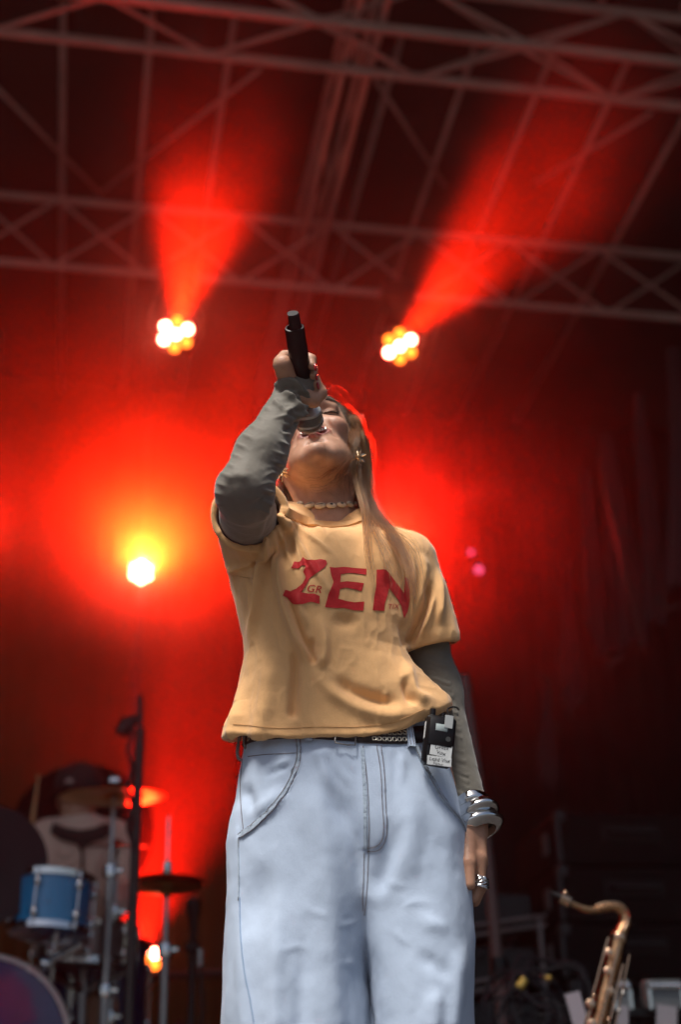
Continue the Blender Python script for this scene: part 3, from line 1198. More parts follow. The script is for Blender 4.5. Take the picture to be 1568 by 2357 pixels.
FING = []
for k, (t0, t1, ln) in enumerate(((.110, .103, 1.0), (.093, .086, 1.05), (.075, .070, 1.0), (.060, .057, .86))):
    FING.append([mp_(t0, -.032, .004), mp_(t0 - .002, -.023, .025), mp_(t1 + .004, .004, .0265), mp_(t1, .0190, .010), mp_(t1 - .004, .0185, -.006)])
THUMB = [mp_(.054, .000, -.026), mp_(.046, .013, -.022), mp_(.050, .026, -.008), mp_(.067, .021, .002)]


def hand_sdf(X):
    f = rc(X, WR_R - (WR_R - EL_R) * .12, WR_R, .022, .0205)
    pk = [mp_(.107, -.027, -.004), mp_(.068, -.024, -.002)]
    f = smin(f, rc(X, WR_R, pk[0], .0195, .013), .010)
    f = smin(f, rc(X, WR_R, pk[1], .0195, .013), .010)
    f = smin(f, rc(X, pk[0], pk[1], .014, .014), .012)
    f = smin(f, rc(X, WR_R, THUMB[0], .0165, .0145), .010)
    for i, ch in enumerate(FING):
        r = (.0094, .0096, .0090, .0084)[i]
        g = rc(X, ch[0], ch[1], r * 1.08, r)
        for a, b, ra, rb in ((1, 2, 1.0, .95), (2, 3, .95, .88), (3, 4, .88, .74)):
            g = np.minimum(g, rc(X, ch[a], ch[b], r * ra, r * rb)) if False else smin(g, rc(X, ch[a], ch[b], r * ra, r * rb), .003)
        f = smin(f, g, .0016)
    g = rc(X, THUMB[0], THUMB[1], .0138, .0122)
    g = smin(g, rc(X, THUMB[1], THUMB[2], .0122, .0108), .004)
    g = smin(g, rc(X, THUMB[2], THUMB[3], .0108, .0085), .003)
    f = smin(f, g, .006)
    return smax(f, .0138 - np.linalg.norm(np.cross(X - MIC_A, MIC_D), axis=1), .002)


cen = mp_(.07, 0, 0)
RV, RF = surface_nets(hand_sdf, np.minimum(cen - .065, WR_R - .05), np.maximum(cen + .065, WR_R + .05), .0021)

# hanging hand
kn = pn(1101, 1985, 0.015)


def hand2_sdf(X):
    f = rc(X, WR_L - (WR_L - EL_L) * .2, WR_L, .024, .022)
    w2 = pn(1089, 1905, .02)
    f = smin(f, rc(X, WR_L, w2, .022, .021), .01)
    for dy in (-.022, 0.0, .022):
        f = smin(f, rc(X, w2 + np.array([0, dy * .4, 0]), kn + np.array([0, dy, -.004]), .018, .0135), .012)
    for i, dy in enumerate((-.030, -.010, .010, .029)):
        a = kn + np.array([.0, dy, 0])
        b = pn((1104, 1106, 1104, 1100)[i], (2036, 2040, 2036, 2026)[i], .015 + dy * .9)
        c = pn((1092, 1094, 1092, 1088)[i], (2068, 2074, 2070, 2056)[i], .012 + dy * .85)
        r = (.0095, .0098, .0093, .0083)[i]
        g = smin(rc(X, a, b, r * 1.12, r), rc(X, b, c, r, r * .8), .003)
        f = smin(f, g, .004)
    t0 = w2 + np.array([-.012, -.026, -.014])
    t1 = pn(1078, 1985, -.03); t2 = pn(1082, 2035, -.035)
    g = smin(rc(X, t0, t1, .0145, .0115), rc(X, t1, t2, .0115, .0085), .004)
    f = smin(f, g, .010)
    return f


LV, LF = surface_nets(hand2_sdf, np.minimum(kn, WR_L) - np.array([.06, .075, .11]), np.maximum(kn, WR_L) + np.array([.05, .075, .05]), .0026)


# coarse limbs inside the clothes
def limbs_sdf(X):
    f = smin(rc(X, SH_R, EL_R, .034, .026), rc(X, EL_R, WR_R, .026, .016), .02)
    f2 = smin(rc(X, SH_L + np.array([-.01, 0, -.01]), EL_L, .032, .025), rc(X, EL_L, WR_L, .025, .015), .02)
    hip = np.array([.03, .04, .93])
    ch = np.array([HEAD_C[0] + .02, .04, 1.18])
    tr = smin(rc(X, ch, hip, .095, .105), ell(X, hip, (.14, .10, .12)), .05)
    tr = smin(tr, rc(X, SH_R + np.array([.05, .02, -.03]), SH_L + np.array([-.05, .02, -.02]), .04, .04), .05)
    for s in (-1, 1):
        a = hip + np.array([s * .075, 0, -.05]); b = np.array([.03 + s * .085, .03, .47]); c = np.array([.03 + s * .09, .05, .08])
        tr = smin(tr, smin(rc(X, a, b, .070, .048), rc(X, b, c, .052, .036), .03), .03)
    return smin(smin(tr, f, .03), f2, .03)


BV, BF = surface_nets(limbs_sdf, (-.32, -.32, .02), (.36, .20, 1.58), .014)
allV = np.concatenate([HV, RV, LV, BV])
o1 = len(HV); o2 = o1 + len(RV); o3 = o2 + len(LV)
allF = np.concatenate([HF, RF + o1, LF + o2, BF + o3])
ht = np.tile(SKIN * np.array([1.02, .98, .96]), (len(RV), 1))
l2t = np.tile(SKIN * np.array([.92, .88, .86]), (len(LV), 1))
allT = np.concatenate([tint, ht, l2t, np.tile(SKIN, (len(BV), 1))])
singer = np_obj('person', allV, allF, M['skin'], None, {'tint': allT})
tag(singer, 'singer in apricot t-shirt and pale wide jeans, head thrown back, microphone at the mouth', 'person')

HB = bvh_of(HV, HF)
# teeth, brow and lashes
tm = MB()
for i in range(-4, 5):
    x = i * .0052
    z = -.0478 + 8.0 * x * x
    tm.box(hw((x, -.0890 + 6.0 * x * x, z)), (.0049, .004, .0068), Matrix(HR.tolist()), .0012)
part('teeth', tm, mat('teeth', (.75, .70, .62), .25), singer)


def strip_strands(name, roots_dirs, r0, m, parent):
    mb = MB()
    for pts in roots_dirs:
        n = len(pts)
        mb.tube(pts, [r0 * (1 - .75 * i / (n - 1)) for i in range(n)], 4, False)
    return mb.build(name, m, parent)


brow_m = mat('brow_hair', (.060, .032, .020), .6)
for sx_ in (-1, 1):
    st = []
    for i in range(130):
        u = random.random()
        x = .013 + u * .037
        z = .0285 + .010 * math.sin(u * 2.2) - .004 * u + random.uniform(-.0032, .0032) * (1 - .6 * u)
        p0 = Vector(hw((sx_ * x, -.2, z)))
        h = HB.ray_cast(p0, Vector(hw((sx_ * x, 0, z))) - p0)
        if h[0] is None: continue
        d = Vector(HR @ np.array([sx_ * .8, .15, .45 - .6 * u])).normalized()
        st.append([h[0] + h[1] * .0003, h[0] + d * .0035 + h[1] * .0012, h[0] + d * .007 + h[1] * .0008])
    strip_strands('eyebrow', st, .00035, brow_m, singer)
    st = []
    for i in range(46):
        u = i / 45
        x = .0165 + u * .030
        z = .0048 + 8 * (x - .032) ** 2 + .001
        p0 = Vector(hw((sx_ * x, -.2, z)))
        h = HB.ray_cast(p0, Vector(hw((sx_ * x, 0, z))) - p0)
        if h[0] is None: continue
        d = Vector(HR @ np.array([sx_ * (u - .35) * 1.3, -.75, -.25])).normalized()
        upv = Vector(HR @ np.array([0, -.1, 1.0]))
        L = .0075 + .003 * u
        st.append([h[0] - h[1] * .0005, h[0] + d * L * .6, h[0] + d * L + upv * L * .35])
        st.append([h[0] - h[1] * .0006, h[0] + Vector(HR @ np.array([sx_ * .3, -.2, 0])) * .002, h[0] + Vector(HR @ np.array([sx_ * .8, -.15, 0])) * .0045])
    strip_strands('eyelash', st, .00045, mat('lash', (.012, .009, .008), .5), singer)

# red nails
nail_m = mat('red_nail_varnish', (.42, .008, .012), .12, coat=.6)
for i, ch in enumerate(FING[:4]):
    d = ch[4] - ch[3]; d /= np.linalg.norm(d)
    c = ch[4] + d * .004 + np.array(mp_(0, .0052, 0) - MIC_A)
    rot = Matrix([list(x) for x in np.array([np.array(mp_(0, 1, 0) - MIC_A), np.cross(d, np.array(mp_(0, 1, 0) - MIC_A)), d]).T.tolist()])
    part('nail', MB().ball(c, (.0026, .0054, .0092), 10, 8, rot), nail_m, singer, 60)
# ================================================================== t-shirt
YC = 0.02
def c3(*pts): return [(453.3 + .3984 * x, 1133.1 + .3984 * y) for x, y in pts]
def c4(*pts): return [(490.0 + .4297 * x, 1592.5 + .4297 * y) for x, y in pts]


def inside(Q, poly):
    p = np.array(poly); r = np.zeros(len(Q), bool)
    j = len(p) - 1
    for i in range(len(p)):
        c = ((p[i, 1] > Q[:, 1]) != (p[j, 1] > Q[:, 1])) & (Q[:, 0] < (p[j, 0] - p[i, 0]) * (Q[:, 1] - p[i, 1]) / (p[j, 1] - p[i, 1] + 1e-12) + p[i, 0])
        r ^= c; j = i
    return r


tzl, txl = edge([(590, 1170), (545, 1235), (526, 1290), (531, 1345), (547, 1412), (561, 1475), (564, 1525), (551, 1587), (535, 1647), (512, 1686), (508, 1730)], YC)
tzr, txr = edge([(880, 1190), (920, 1240), (936, 1300), (942, 1400), (941, 1480), (946, 1525), (962, 1550), (992, 1577), (1034, 1618), (1042, 1650), (1042, 1740)], YC)
HEM = [(505, 1690), (537, 1685), (573, 1688), (613, 1693), (660, 1695), (732, 1692), (812, 1692), (852, 1689), (892, 1684), (931, 1671), (979, 1650), (1035, 1622), (1050, 1618)]
hemw = np.array([pn(*p, -.105) for p in HEM])
SLV_R = SH_R + (EL_R - SH_R) * .60
SLV_L = SH_L + (EL_L - SH_L) * .62
NB = pn(760, 1178, .03)
SLV_RIM = [(484, 1165), (477, 1200), (482, 1228), (497, 1255), (520, 1277), (545, 1290), (566, 1293), (585, 1282), (603, 1240), (617, 1195), (622, 1165)]


def tee_sdf(X):
    x, y, z = X.T
    xl, xr = np.interp(z, tzl, txl), np.interp(z, tzr, txr)
    c, a = (xl + xr) / 2, (xr - xl) / 2
    # front: bust pushes the cloth out, then it hangs; back is flatter
    zb = 1.22
    bf = .098 + .028 * np.exp(-((z - 1.20) / .10) ** 2) + .020 * sstep(1.20 - z, 0, .18)
    bb = .105
    ny = (y - YC) / np.where(y < YC, bf, bb)
    nx = (x - c) / a
    r = (np.abs(nx) ** 2.35 + np.abs(ny) ** 2.35) ** (1 / 2.35)
    f = (r - 1) * np.minimum(a, .11)
    f = f * .92
    f = smax(f, z - 1.335, .04)
    # shoulders
    yoke = rc(X, SH_R + np.array([.03, .02, .000]), NB + np.array([-.02, .01, -.034]), .055, .053)
    yoke = smin(yoke, rc(X, NB + np.array([.02, .01, -.034]), SH_L + np.array([-.022, .005, -.012]), .054, .054), .03)
    f = smin(f, yoke, .055)
    # sleeves
    s1 = rc(X, SH_R + np.array([.012, .01, -.004]), SLV_R, .062, .065)
    f = smin(f, s1, .030)
    s2 = rc(X, SH_L + np.array([-.006, 0, -.004]), SLV_L + np.array([.000, -.004, 0]), .051, .059)
    f = smin(f, s2, .018)
    # cut sleeve ends
    dR = (EL_R - SH_R) / np.linalg.norm(EL_R - SH_R)
    f = smax(f, np.where(np.linalg.norm(X - SLV_R, axis=1) < .092, (X - SH_R) @ dR - .118, -1), .004)
    f = smax(f, -rc(X, SH_R + dR * .075, SH_R + dR * .20, .052, .059), .003)
    dL = (EL_L - SH_L) / np.linalg.norm(EL_L - SH_L)
    sl = np.linalg.norm(X - SLV_L, axis=1) < .10
    cutL = (X - SH_L) @ dL - .158 + .10 * (x - SLV_L[0])
    f = smax(f, np.where(sl & (x > 0.975 * SLV_L[0] - .055), cutL, -1), .004)
    f = smax(f, -rc(X, SH_L + dL * .130, SH_L + dL * .23, .052, .061), .003)
    # hem
    hz_ = np.interp(x, hemw[:, 0], hemw[:, 2]) + .24 * (y + .105)
    f = smax(f, hz_ - z, .003)
    inner = smax((r - (1 - .006 / np.minimum(a, .11))) * np.minimum(a, .11), z - hz_ - .03, .004)
    f = smax(f, -inner, .002)
    # neck hole
    f = smax(f, -rc(X, NB + np.array([.0, .012, -.06]), NB + np.array([0, .022, .20]), .062, .082), .004)
    return f


TV, TF = surface_nets(tee_sdf, (-.24, -.20, .93), (.27, .16, 1.43), .0023)
TN = normals(tee_sdf, TV)
TEE_FOLDS = [
    # the long fold from the lifted shoulder down to the waist
    (c3((470, 300), (480, 420), (500, 580), (545, 740), (610, 900), (690, 1010)), 7, 13, .0085, .25, .25),
    (c3((520, 560), (545, 680), (600, 820), (680, 960)), 7, 9, -.0045, .3, .3),
    (c3((570, 560), (610, 700), (650, 800)), 7, 9, .0030, .4, .4),
    (c3((405, 230), (385, 400), (360, 560), (330, 760), (290, 960)), 9, 14, .0085, .05, .5),
    (c3((335, 500), (330, 640), (300, 800)), 8, 8, -.0045, .2, .5),
    (c3((330, 400), (250, 440), (190, 470)), 6, 10, .0045, .2, .4),
    # hanging folds low on the body
    (c3((560, 860), (565, 1000), (555, 1150), (545, 1330)), 14, 10, -.0060, .3, .15),
    (c3((440, 900), (430, 1080), (400, 1250), (370, 1400)), 20, 26, .0060, .4, .0),
    (c3((640, 960), (720, 1090), (830, 1190), (960, 1260), (1100, 1290), (1250, 1280), (1440, 1215)), 28, 16, .0042, .3, .0),
    (c3((760, 1060), (900, 1150), (1060, 1205), (1200, 1215)), 16, 16, -.0065, .3, .3),
    (c3((1230, 960), (1230, 1080), (1270, 1170), (1380, 1200)), 12, 16, .0045, .3, .3),
    (c3((1085, 1130), (1092, 1235)), 6, 8, .0020, .5, .5),
    (c3((1200, 1060), (1215, 1160), (1250, 1245)), 9, 9, -.0055, .3, .3),
    (c3((700, 690), (740, 830), (740, 960), (700, 1030)), 9, 16, .0052, .5, .2),
    (c3((660, 830), (665, 930), (690, 1000)), 7, 9, -.0045, .3, .2),
    (c3((780, 700), (860, 740), (930, 700)), 14, 18, -.0040, .4, .4),
    # right armpit and sleeve
    (c3((1345, 500), (1330, 640), (1290, 760), (1225, 890)), 7, 12, -.0075, .2, .1),
    (c3((1290, 330), (1305, 480), (1290, 640), (1240, 780)), 11, 12, .0055, .3, .4),
    (c3((1390, 420), (1405, 600), (1400, 790)), 8, 10, .0042, .4, .3),
    (c3((1360, 560), (1340, 700), (1290, 850)), 7, 9, .0040, .3, .3),
    (c3((1235, 260), (1240, 460), (1225, 700), (1205, 900)), 10, 12, .0050, .4, .4),
    (c3((1180, 720), (1195, 840), (1215, 900)), 8, 8, -.0045, .4, .2),
    (c3((980, 240), (1060, 420), (1100, 560)), 16, 18, .0030, .4, .5),
    (c3((205, 1385), (230, 1250), (290, 1050)), 12, 14, .0050, .0, .6),
    # sleeve of the lifted arm
    (c3((65, 240), (120, 380), (200, 450), (300, 470)), 5, 7, .0030, .2, .2),
    (c3((320, 380), (340, 430), (350, 520)), 5, 6, -.0050, .2, .4),
]
T0 = TV.copy()
tq0 = project(TV)
dr, _, _ = poly_dist(tq0, SLV_RIM)
keep = np.where(inside(tq0, SLV_RIM), 0.0, sstep(dr, 3, 16))[:, None]       # the rim of the lifted sleeve stays smooth
TV = folds(TV, TN, TEE_FOLDS, True, 2.1)
# fan of folds spreading from the lifted shoulder
fx, fy = tq0[:, 0] - 622, tq0[:, 1] - 1166
fr, fa = np.hypot(fx, fy), np.degrees(np.arctan2(fy, fx))
fan = np.zeros(len(TV))
for a0, ln_, am in ((100, 110, .0050), (89, 170, .0075), (78, 200, .0085), (67, 170, .0062), (57, 215, .0080), (46, 250, .0075), (36, 190, .0055), (25, 150, .0040), (14, 110, .0025)):
    aa = fa - a0 + 4 * np.sin(fr / 55 + a0) - .05 * (fr - 60)
    fan += am * np.exp(-(aa / np.clip(290 / np.maximum(fr, 12), 1.9, 8)) ** 2) * sstep(fr, 8, 34) * (1 - sstep(fr, ln_ * .5, ln_ * 1.15))
TV = TV + TN * (fan * (TN[:, 1] < .2))[:, None]
TV = T0 * (1 - keep) + TV * keep
tq = project(TV)
wob = vnoise(TV * np.array([1, 1, .8]), 26, 3, 3) * .0013 + (1 - np.abs(vnoise(TV * np.array([1.2, 1, .45]), 34, 11, 2))) ** 3 * .0016
hemband = np.exp(-(((tq[:, 1] - np.interp(tq[:, 0], [p[0] for p in HEM], [p[1] for p in HEM])) / 9) ** 2))
TV = TV + TN * (wob + hemband * (.0012 + .0006 * np.sin(tq[:, 0] / 9 + 2 * np.sin(tq[:, 0] / 31))))[:, None]
tee = np_obj('t_shirt', TV, TF, M['tee'], singer)
TB = bvh_of(TV, TF)
# collar rib
rib = MB()
for off, wd in ((.0012, .017),):
    ln = [(660, 1178), (670, 1184), (690, 1194), (720, 1204), (745, 1208.5), (772, 1209.5), (800, 1208), (825, 1200), (840, 1190)]
    rb = ribbon(TB, ln, wd, .0014, .0022, 3)
    rib.add(rb.v, rb.f)
part('collar', rib, M['tee_rib'], tee, 60)
# hem and cuff stitching
hs = stitches(TB, [(x, y - 19) for x, y in HEM[1:-2]], .0008, 3.0, 1.2, .0006)
part('stitching', hs, M['thread_pale'], tee)
cs = stitches(TB, c3((1225, 908), (1320, 890), (1410, 868), (1492, 850)), .0008, 3.0, 1.2, .0006)
part('stitching', cs, M['thread_pale'], tee)
ss = stitches(TB, c3((150, 410), (190, 455), (250, 485), (330, 500)), .0008, 3.0, 1.2, .0005)
part('stitching', ss, M['thread_pale'], tee)
# print
Zp = c3((546, 440), (562, 402), (596, 402), (608, 376), (640, 390), (680, 393), (715, 388), (745, 394), (753, 412), (738, 436), (700, 462), (655, 495), (632, 535), (606, 578), (640, 586), (680, 586), (710, 600), (709, 645), (660, 633), (610, 646), (570, 648), (540, 635), (520, 608), (494, 598), (508, 564), (540, 572), (575, 558), (610, 530), (628, 490), (612, 460), (628, 425), (605, 425), (590, 442))
Ep = c3((768, 433), (800, 437), (850, 432), (905, 438), (980, 444), (977, 478), (930, 472), (880, 468), (833, 475), (829, 520), (870, 515), (920, 520), (965, 526), (951, 572), (905, 560), (860, 552), (826, 560), (818, 615), (860, 628), (910, 636), (966, 632), (962, 685), (905, 682), (850, 668), (800, 670), (740, 664), (760, 590), (790, 520), (776, 480))
Np = c3((1037, 448), (1075, 446), (1092, 448), (1125, 490), (1160, 535), (1196, 585), (1200, 490), (1226, 500), (1232, 560), (1232, 620), (1215, 690), (1195, 728), (1180, 660), (1158, 618), (1133, 585), (1108, 555), (1098, 600), (1085, 640), (1081, 686), (1050, 684), (1015, 682), (1022, 610), (1035, 540))
for pl in (Zp, Ep, Np):
    part('print', decal(TB, pl, .0012, 3.0), M['print'], tee, 80)


def lettering(bvh, body, cx, cy, size, ang, off, name, m, parent, shear=0.0, sy=1.0, fold=None):
    v, f = text_mesh(body, size, shear)
    ca, sa = math.cos(ang), math.sin(ang)
    out = []
    for x, y, z in v:
        y *= sy
        p, n = cast(bvh, cx + x * ca + y * sa, cy - (y * ca - x * sa), off)
        out.append(p if p is not None else Vector((0, 0, -9)))
    f = [q for q in f if all(out[i].z > -5 for i in q)]
    return part(name, MB().add(out, f), m, parent, 80)


lettering(TB, 'GR', 453.3 + .3984 * 676, 1133.1 + .3984 * 560, 27, .12, .0008, 'print', M['print'], tee, .2, .9)
lettering(TB, 'TIX', 453.3 + .3984 * 1133, 1133.1 + .3984 * 661, 16, 0, .0008, 'print', M['print'], tee, .2, 1.0)

# ================================================================== grey undershirt sleeves
CUFF = WR_R + (WR_R - EL_R) * .065


def slvR_sdf(X):
    m_ = EL_R + (WR_R - EL_R) * .36 + np.array([-.004, .0, -.004])
    f = rc(X, SH_R, EL_R + np.array([0, .03, -.004]), .053, .0415)
    f = smin(f, ell(X, EL_R + np.array([0, .010, -.003]), (.0435, .042, .0425)), .02)
    g = rc(X, EL_R, m_, .0395, .0355)
    g = smin(g, rc(X, m_, WR_R, .0355, .0275), .03)
    f = smin(f, g, .016)
    c0 = WR_R + (WR_R - EL_R) * .02
    f = smin(f, rc(X, c0 - (WR_R - EL_R) * .05, CUFF, .0310, .0350), .010)
    d = (CUFF - WR_R) / np.linalg.norm(CUFF - WR_R)
    f = smax(f, (X - CUFF) @ d - .004, .005)
    f = smax(f, -rc(X, CUFF - d * .012, CUFF + d * .06, .0285, .031), .002)
    return f


SV, SF = surface_nets(slvR_sdf, np.minimum(np.minimum(SH_R, EL_R), WR_R) - .07, np.maximum(np.maximum(SH_R, EL_R), CUFF) + .055, .0025)
SN = normals(slvR_sdf, SV)
fl_ = []
rs = random.Random(4)
for i in range(11):            # little gathers along both seams
    y = 935 + i * 22
    xr_ = np.interp(y, [900, 940, 985, 1030, 1090, 1130, 1170], [705, 696, 672, 660, 645, 632, 622])
    xl_ = np.interp(y, [880, 940, 1010, 1055, 1105, 1140, 1200], [628, 602, 558, 530, 503, 497, 496])
    fl_.append((((xr_ + 3, y + 3), (xr_ - 14, y - 3 + rs.uniform(-3, 3)), (xr_ - 26 - rs.uniform(0, 10), y - 12)), 3.6, 4.5, .0020, 0, .7))
    fl_.append((((xl_ - 3, y), (xl_ + 10, y + 5), (xl_ + 22 + rs.uniform(0, 8), y + 13)), 3.6, 4.5, .0016, 0, .7))
fl_ += [
    (((632, 895), (655, 878), (680, 880), (702, 905), (708, 925)), 4, 6, .0050, .1, .1),
    (((634, 905), (660, 893), (680, 905), (690, 935)), 4, 4, -.0045, .2, .2),
    (((650, 900), (672, 915), (688, 945), (690, 960)), 4, 6, .0052, .2, .1),
    (((668, 888), (690, 905), (703, 935)), 3.5, 3.5, -.0042, .2, .2),
    (((690, 945), (676, 940), (660, 950), (648, 975)), 5, 7, .0045, .1, .6),
    (((700, 930), (690, 955), (678, 965)), 4, 5, .0050, .1, .2),
    (((684, 968), (668, 985), (640, 1000)), 5, 6, -.0030, .1, .5),
    (((625, 920), (640, 930), (665, 960)), 5, 6, .0030, .2, .5),
    (((616, 1130), (600, 1155), (560, 1165)), 8, 10, -.0025, .2, .5),
    (((620, 1150), (607, 1200), (590, 1250)), 5, 8, .0040, .1, .3),
    (((510, 1110), (540, 1095), (580, 1100)), 12, 12, .0022, .3, .3),
]
for i in range(16):           # tight wrinkles wrapping the forearm near the wrist and inside the elbow
    y = (905 + i * 9) if i < 9 else (1085 + (i - 9) * 16)
    xr_ = np.interp(y, [900, 940, 985, 1030, 1090, 1130, 1200], [705, 696, 672, 660, 645, 632, 620])
    l_ = rs.uniform(30, 75) if i < 9 else rs.uniform(25, 60)
    fl_.append((((xr_ + 2, y + 2), (xr_ - l_ * .4, y - 6 + rs.uniform(-5, 5)), (xr_ - l_, y + rs.uniform(-16, 10))), 2.6, 4.0, rs.uniform(.0010, .0024), .05, .7))
SV = folds(SV, SN, fl_, True, 1.5)
SV = SV + SN * (vnoise(SV, 40, 9, 3) * .0009)[:, None]
slvR = np_obj('undershirt_sleeve', SV, SF, M['sleeve'], singer)
SB = bvh_of(SV, SF)
part('stitching', stitches(SB, [(640, 878), (655, 866), (676, 868), (695, 886), (706, 908)], .0006, 2.2, 1.4, .0005), mat('grey_thread', (.10, .09, .08), .8), slvR)


def slvL_sdf(X):
    f = smin(rc(X, SH_L + (EL_L - SH_L) * .2 + np.array([-.006, 0, 0]), EL_L, .044, .0405), rc(X, EL_L, WR_L + (WR_L - EL_L) * .12, .0415, .0265), .03)
    d = (WR_L - EL_L) / np.linalg.norm(WR_L - EL_L)
    return smax(f, (X - WR_L) @ d - .022, .003)


LV2, LF2 = surface_nets(slvL_sdf, np.minimum(np.minimum(SH_L, EL_L), WR_L) - .065, np.maximum(np.maximum(SH_L, EL_L), WR_L) + .06, .0027)
LN2 = normals(slvL_sdf, LV2)
fl_ = []
for i, y in enumerate(range(1500, 1860, 13)):
    xr_ = np.interp(y, [1500, 1580, 1640, 1720, 1790, 1850], [1023, 1040, 1055, 1068, 1080, 1093])
    sl_ = 8 + 14 * rs.random()
    a = .0012 + .0024 * (rs.random() if 1560 < y < 1700 or y > 1770 else .3 * rs.random())
    fl_.append((((xr_ + 2, y + sl_), (xr_ - 16, y + sl_ * .5), (xr_ - 34, y - 2), (xr_ - 60, y - 5)), 3.6, 5.5, a, .05, .4))
LV2 = folds(LV2, LN2, fl_, True, .75)
LV2 = LV2 + LN2 * (vnoise(LV2, 40, 5, 3) * .0009)[:, None]
np_obj('undershirt_sleeve', LV2, LF2, M['sleeve'], singer)

# ================================================================== jeans
jzl, jxl = edge([(578, 1640), (571, 1690), (561, 1734), (550, 1794), (542, 1859), (531, 1893), (522, 1949), (522, 2022), (523, 2108), (518, 2194), (514, 2280), (510, 2356), (506, 2500), (505, 2800)], .03)
jzr, jxr = edge([(984, 1640), (992, 1690), (1012, 1734), (1034, 1768), (1053, 1833), (1070, 1902), (1076, 1936), (1081, 1992), (1087, 2065), (1091, 2172), (1091, 2258), (1090, 2356), (1090, 2500), (1090, 2800)], .03)
gz, gx = edge([(840, 1953), (840, 2050), (843, 2130), (850, 2250), (860, 2356), (866, 2600), (866, 2900)], -.06)
CROTCH = pn(842, 2105, -.05)[2]


def jeans_sdf(X):
    x, y, z = X.T
    xl, xr = np.interp(z, jzl, jxl), np.interp(z, jzr, jxr)
    gap = np.interp(z, gz, gx)
    c, a = (xl + xr) / 2, (xr - xl) / 2
    yc = .030
    bf = .112 + .022 * sstep(1.03 - z, 0, .22)
    bb = .12 + .02 * np.exp(-((z - .88) / .08) ** 2)
    ny = (y - yc) / np.where(y < yc, bf, bb)
    r = (np.abs((x - c) / a) ** 2.5 + np.abs(ny) ** 2.5) ** .4
    fh = (r - 1) * .12
    out = []
    for lo_, hi_ in ((xl, gap + .001), (gap - .001, xr)):
        cc, aa = (lo_ + hi_) / 2, (hi_ - lo_) / 2
        rr = (np.abs((x - cc) / aa) ** 2.3 + np.abs((y - yc) / .137) ** 2.3) ** (1 / 2.3)
        out.append((rr - 1) * np.minimum(aa, .12))
    fl = smin(out[0], out[1], .006)
    w = sstep(z, CROTCH - .10, CROTCH + .13)
    f = fl * (1 - w) + fh * w
    f = smax(f, z - 1.06, .004)
    f = smax(f, .045 - z, .004)
    return f * .9


JV, JF = surface_nets(jeans_sdf, (-.25, -.14, .03), (.29, .22, 1.075), .0044)
JN = normals(jeans_sdf, JV)
J_FOLDS = [
    (c4((470, 330), (545, 560), (600, 800), (615, 1050), (620, 1300), (640, 1778)), 26, 34, .0085, .2, .0),
    (c4((610, 480), (690, 640), (760, 780), (795, 950), (805, 1150)), 26, 16, -.0090, .2, .3),
    (c4((290, 880), (260, 1020), (235, 1180), (205, 1360)), 24, 24, -.0080, .3, .4),
    (c4((360, 1000), (345, 1200), (340, 1500), (330, 1778)), 16, 18, .0050, .4, .0),
    (c4((470, 1250), (480, 1500), (470, 1778)), 16, 16, -.0055, .4, .0),
    (c4((150, 1200), (160, 1450), (170, 1778)), 14, 14, .0040, .3, .0),
    # right leg
    (c4((1040, 420), (1055, 650), (1040, 900), (1000, 1100)), 24, 26, .0062, .3, .5),
    (c4((1010, 650), (960, 850), (900, 1010), (850, 1120)), 14, 22, -.0075, .3, .2),
    (c4((860, 1120), (900, 1300), (930, 1500), (930, 1778)), 18, 26, .0055, .3, .0),
    (c4((1080, 1380), (1180, 1450), (1290, 1560)), 16, 16, -.0040, .3, .3),
    (c4((1090, 1180), (1180, 1240), (1290, 1280)), 12, 16, .0035, .4, .4),
    (c4((1330, 1300), (1310, 1500), (1290, 1778)), 16, 14, .0065, .3, .0),
    (c4((1210, 1560), (1190, 1660), (1180, 1778)), 16, 18, .0050, .4, .0),
    (c4((1180, 560), (1260, 760), (1310, 980)), 18, 18, .0040, .4, .4),
    # waist puckers
    (c4((590, 290), (640, 380), (700, 460), (760, 520)), 8, 10, .0050, .1, .5),
    (c4((600, 330), (660, 430), (740, 560)), 8, 8, -.0060, .2, .4),
    (c4((700, 300), (730, 380), (770, 440)), 6, 8, .0042, .2, .5),
    (c4((560, 300), (600, 430), (650, 560)), 10, 12, .0050, .1, .5),
    (c4((960, 300), (980, 420), (960, 540)), 9, 9, -.0035, .2, .5),
    (c4((1010, 310), (1020, 420), (1010, 520)), 8, 10, .0035, .2, .5),
    # bag of the left pocket
    (c4((180, 600), (260, 620), (340, 560), (400, 500)), 14, 18, .0060, .3, .3),
    (c4((160, 480), (200, 590), (170, 660)), 12, 12, -.0045, .3, .3),
    (c4((270, 460), (340, 410), (420, 395)), 7, 9, -.0055, .3, .2),
    (c4((300, 430), (370, 380), (440, 350)), 6, 8, .0045, .3, .3),
    # faint creases
    (c4((470, 1130), (560, 1190), (640, 1215)), 6, 7, .0022, .4, .4),
    (c4((640, 1250), (720, 1240), (790, 1225)), 5, 7, .0022, .4, .4),
    (c4((330, 1400), (450, 1360), (540, 1390)), 6, 7, .0020, .4, .4),
    (c4((1000, 1160), (1090, 1120), (1180, 1140)), 6, 8, .0022, .4, .4),
    (c4((960, 1240), (1010, 1320), (1080, 1360)), 7, 8, .0026, .4, .4),
    (c4((890, 980), (980, 1030), (1080, 1040)), 7, 8, .0020, .4, .4),
    (c4((640, 1470), (720, 1450), (790, 1480)), 7, 7, .0022, .4, .4),
]
J_FOLDS = [(p, w1 * (1.25 if max(w1, w2) > 10 else 1), w2 * (1.25 if max(w1, w2) > 10 else 1), a * (1 if max(w1, w2) > 10 else .55), min(.5, fi * 1.4), min(.5, fo * 1.4)) for p, w1, w2, a, fi, fo in J_FOLDS]
JV = folds(JV, JN, J_FOLDS, True, 1.3)
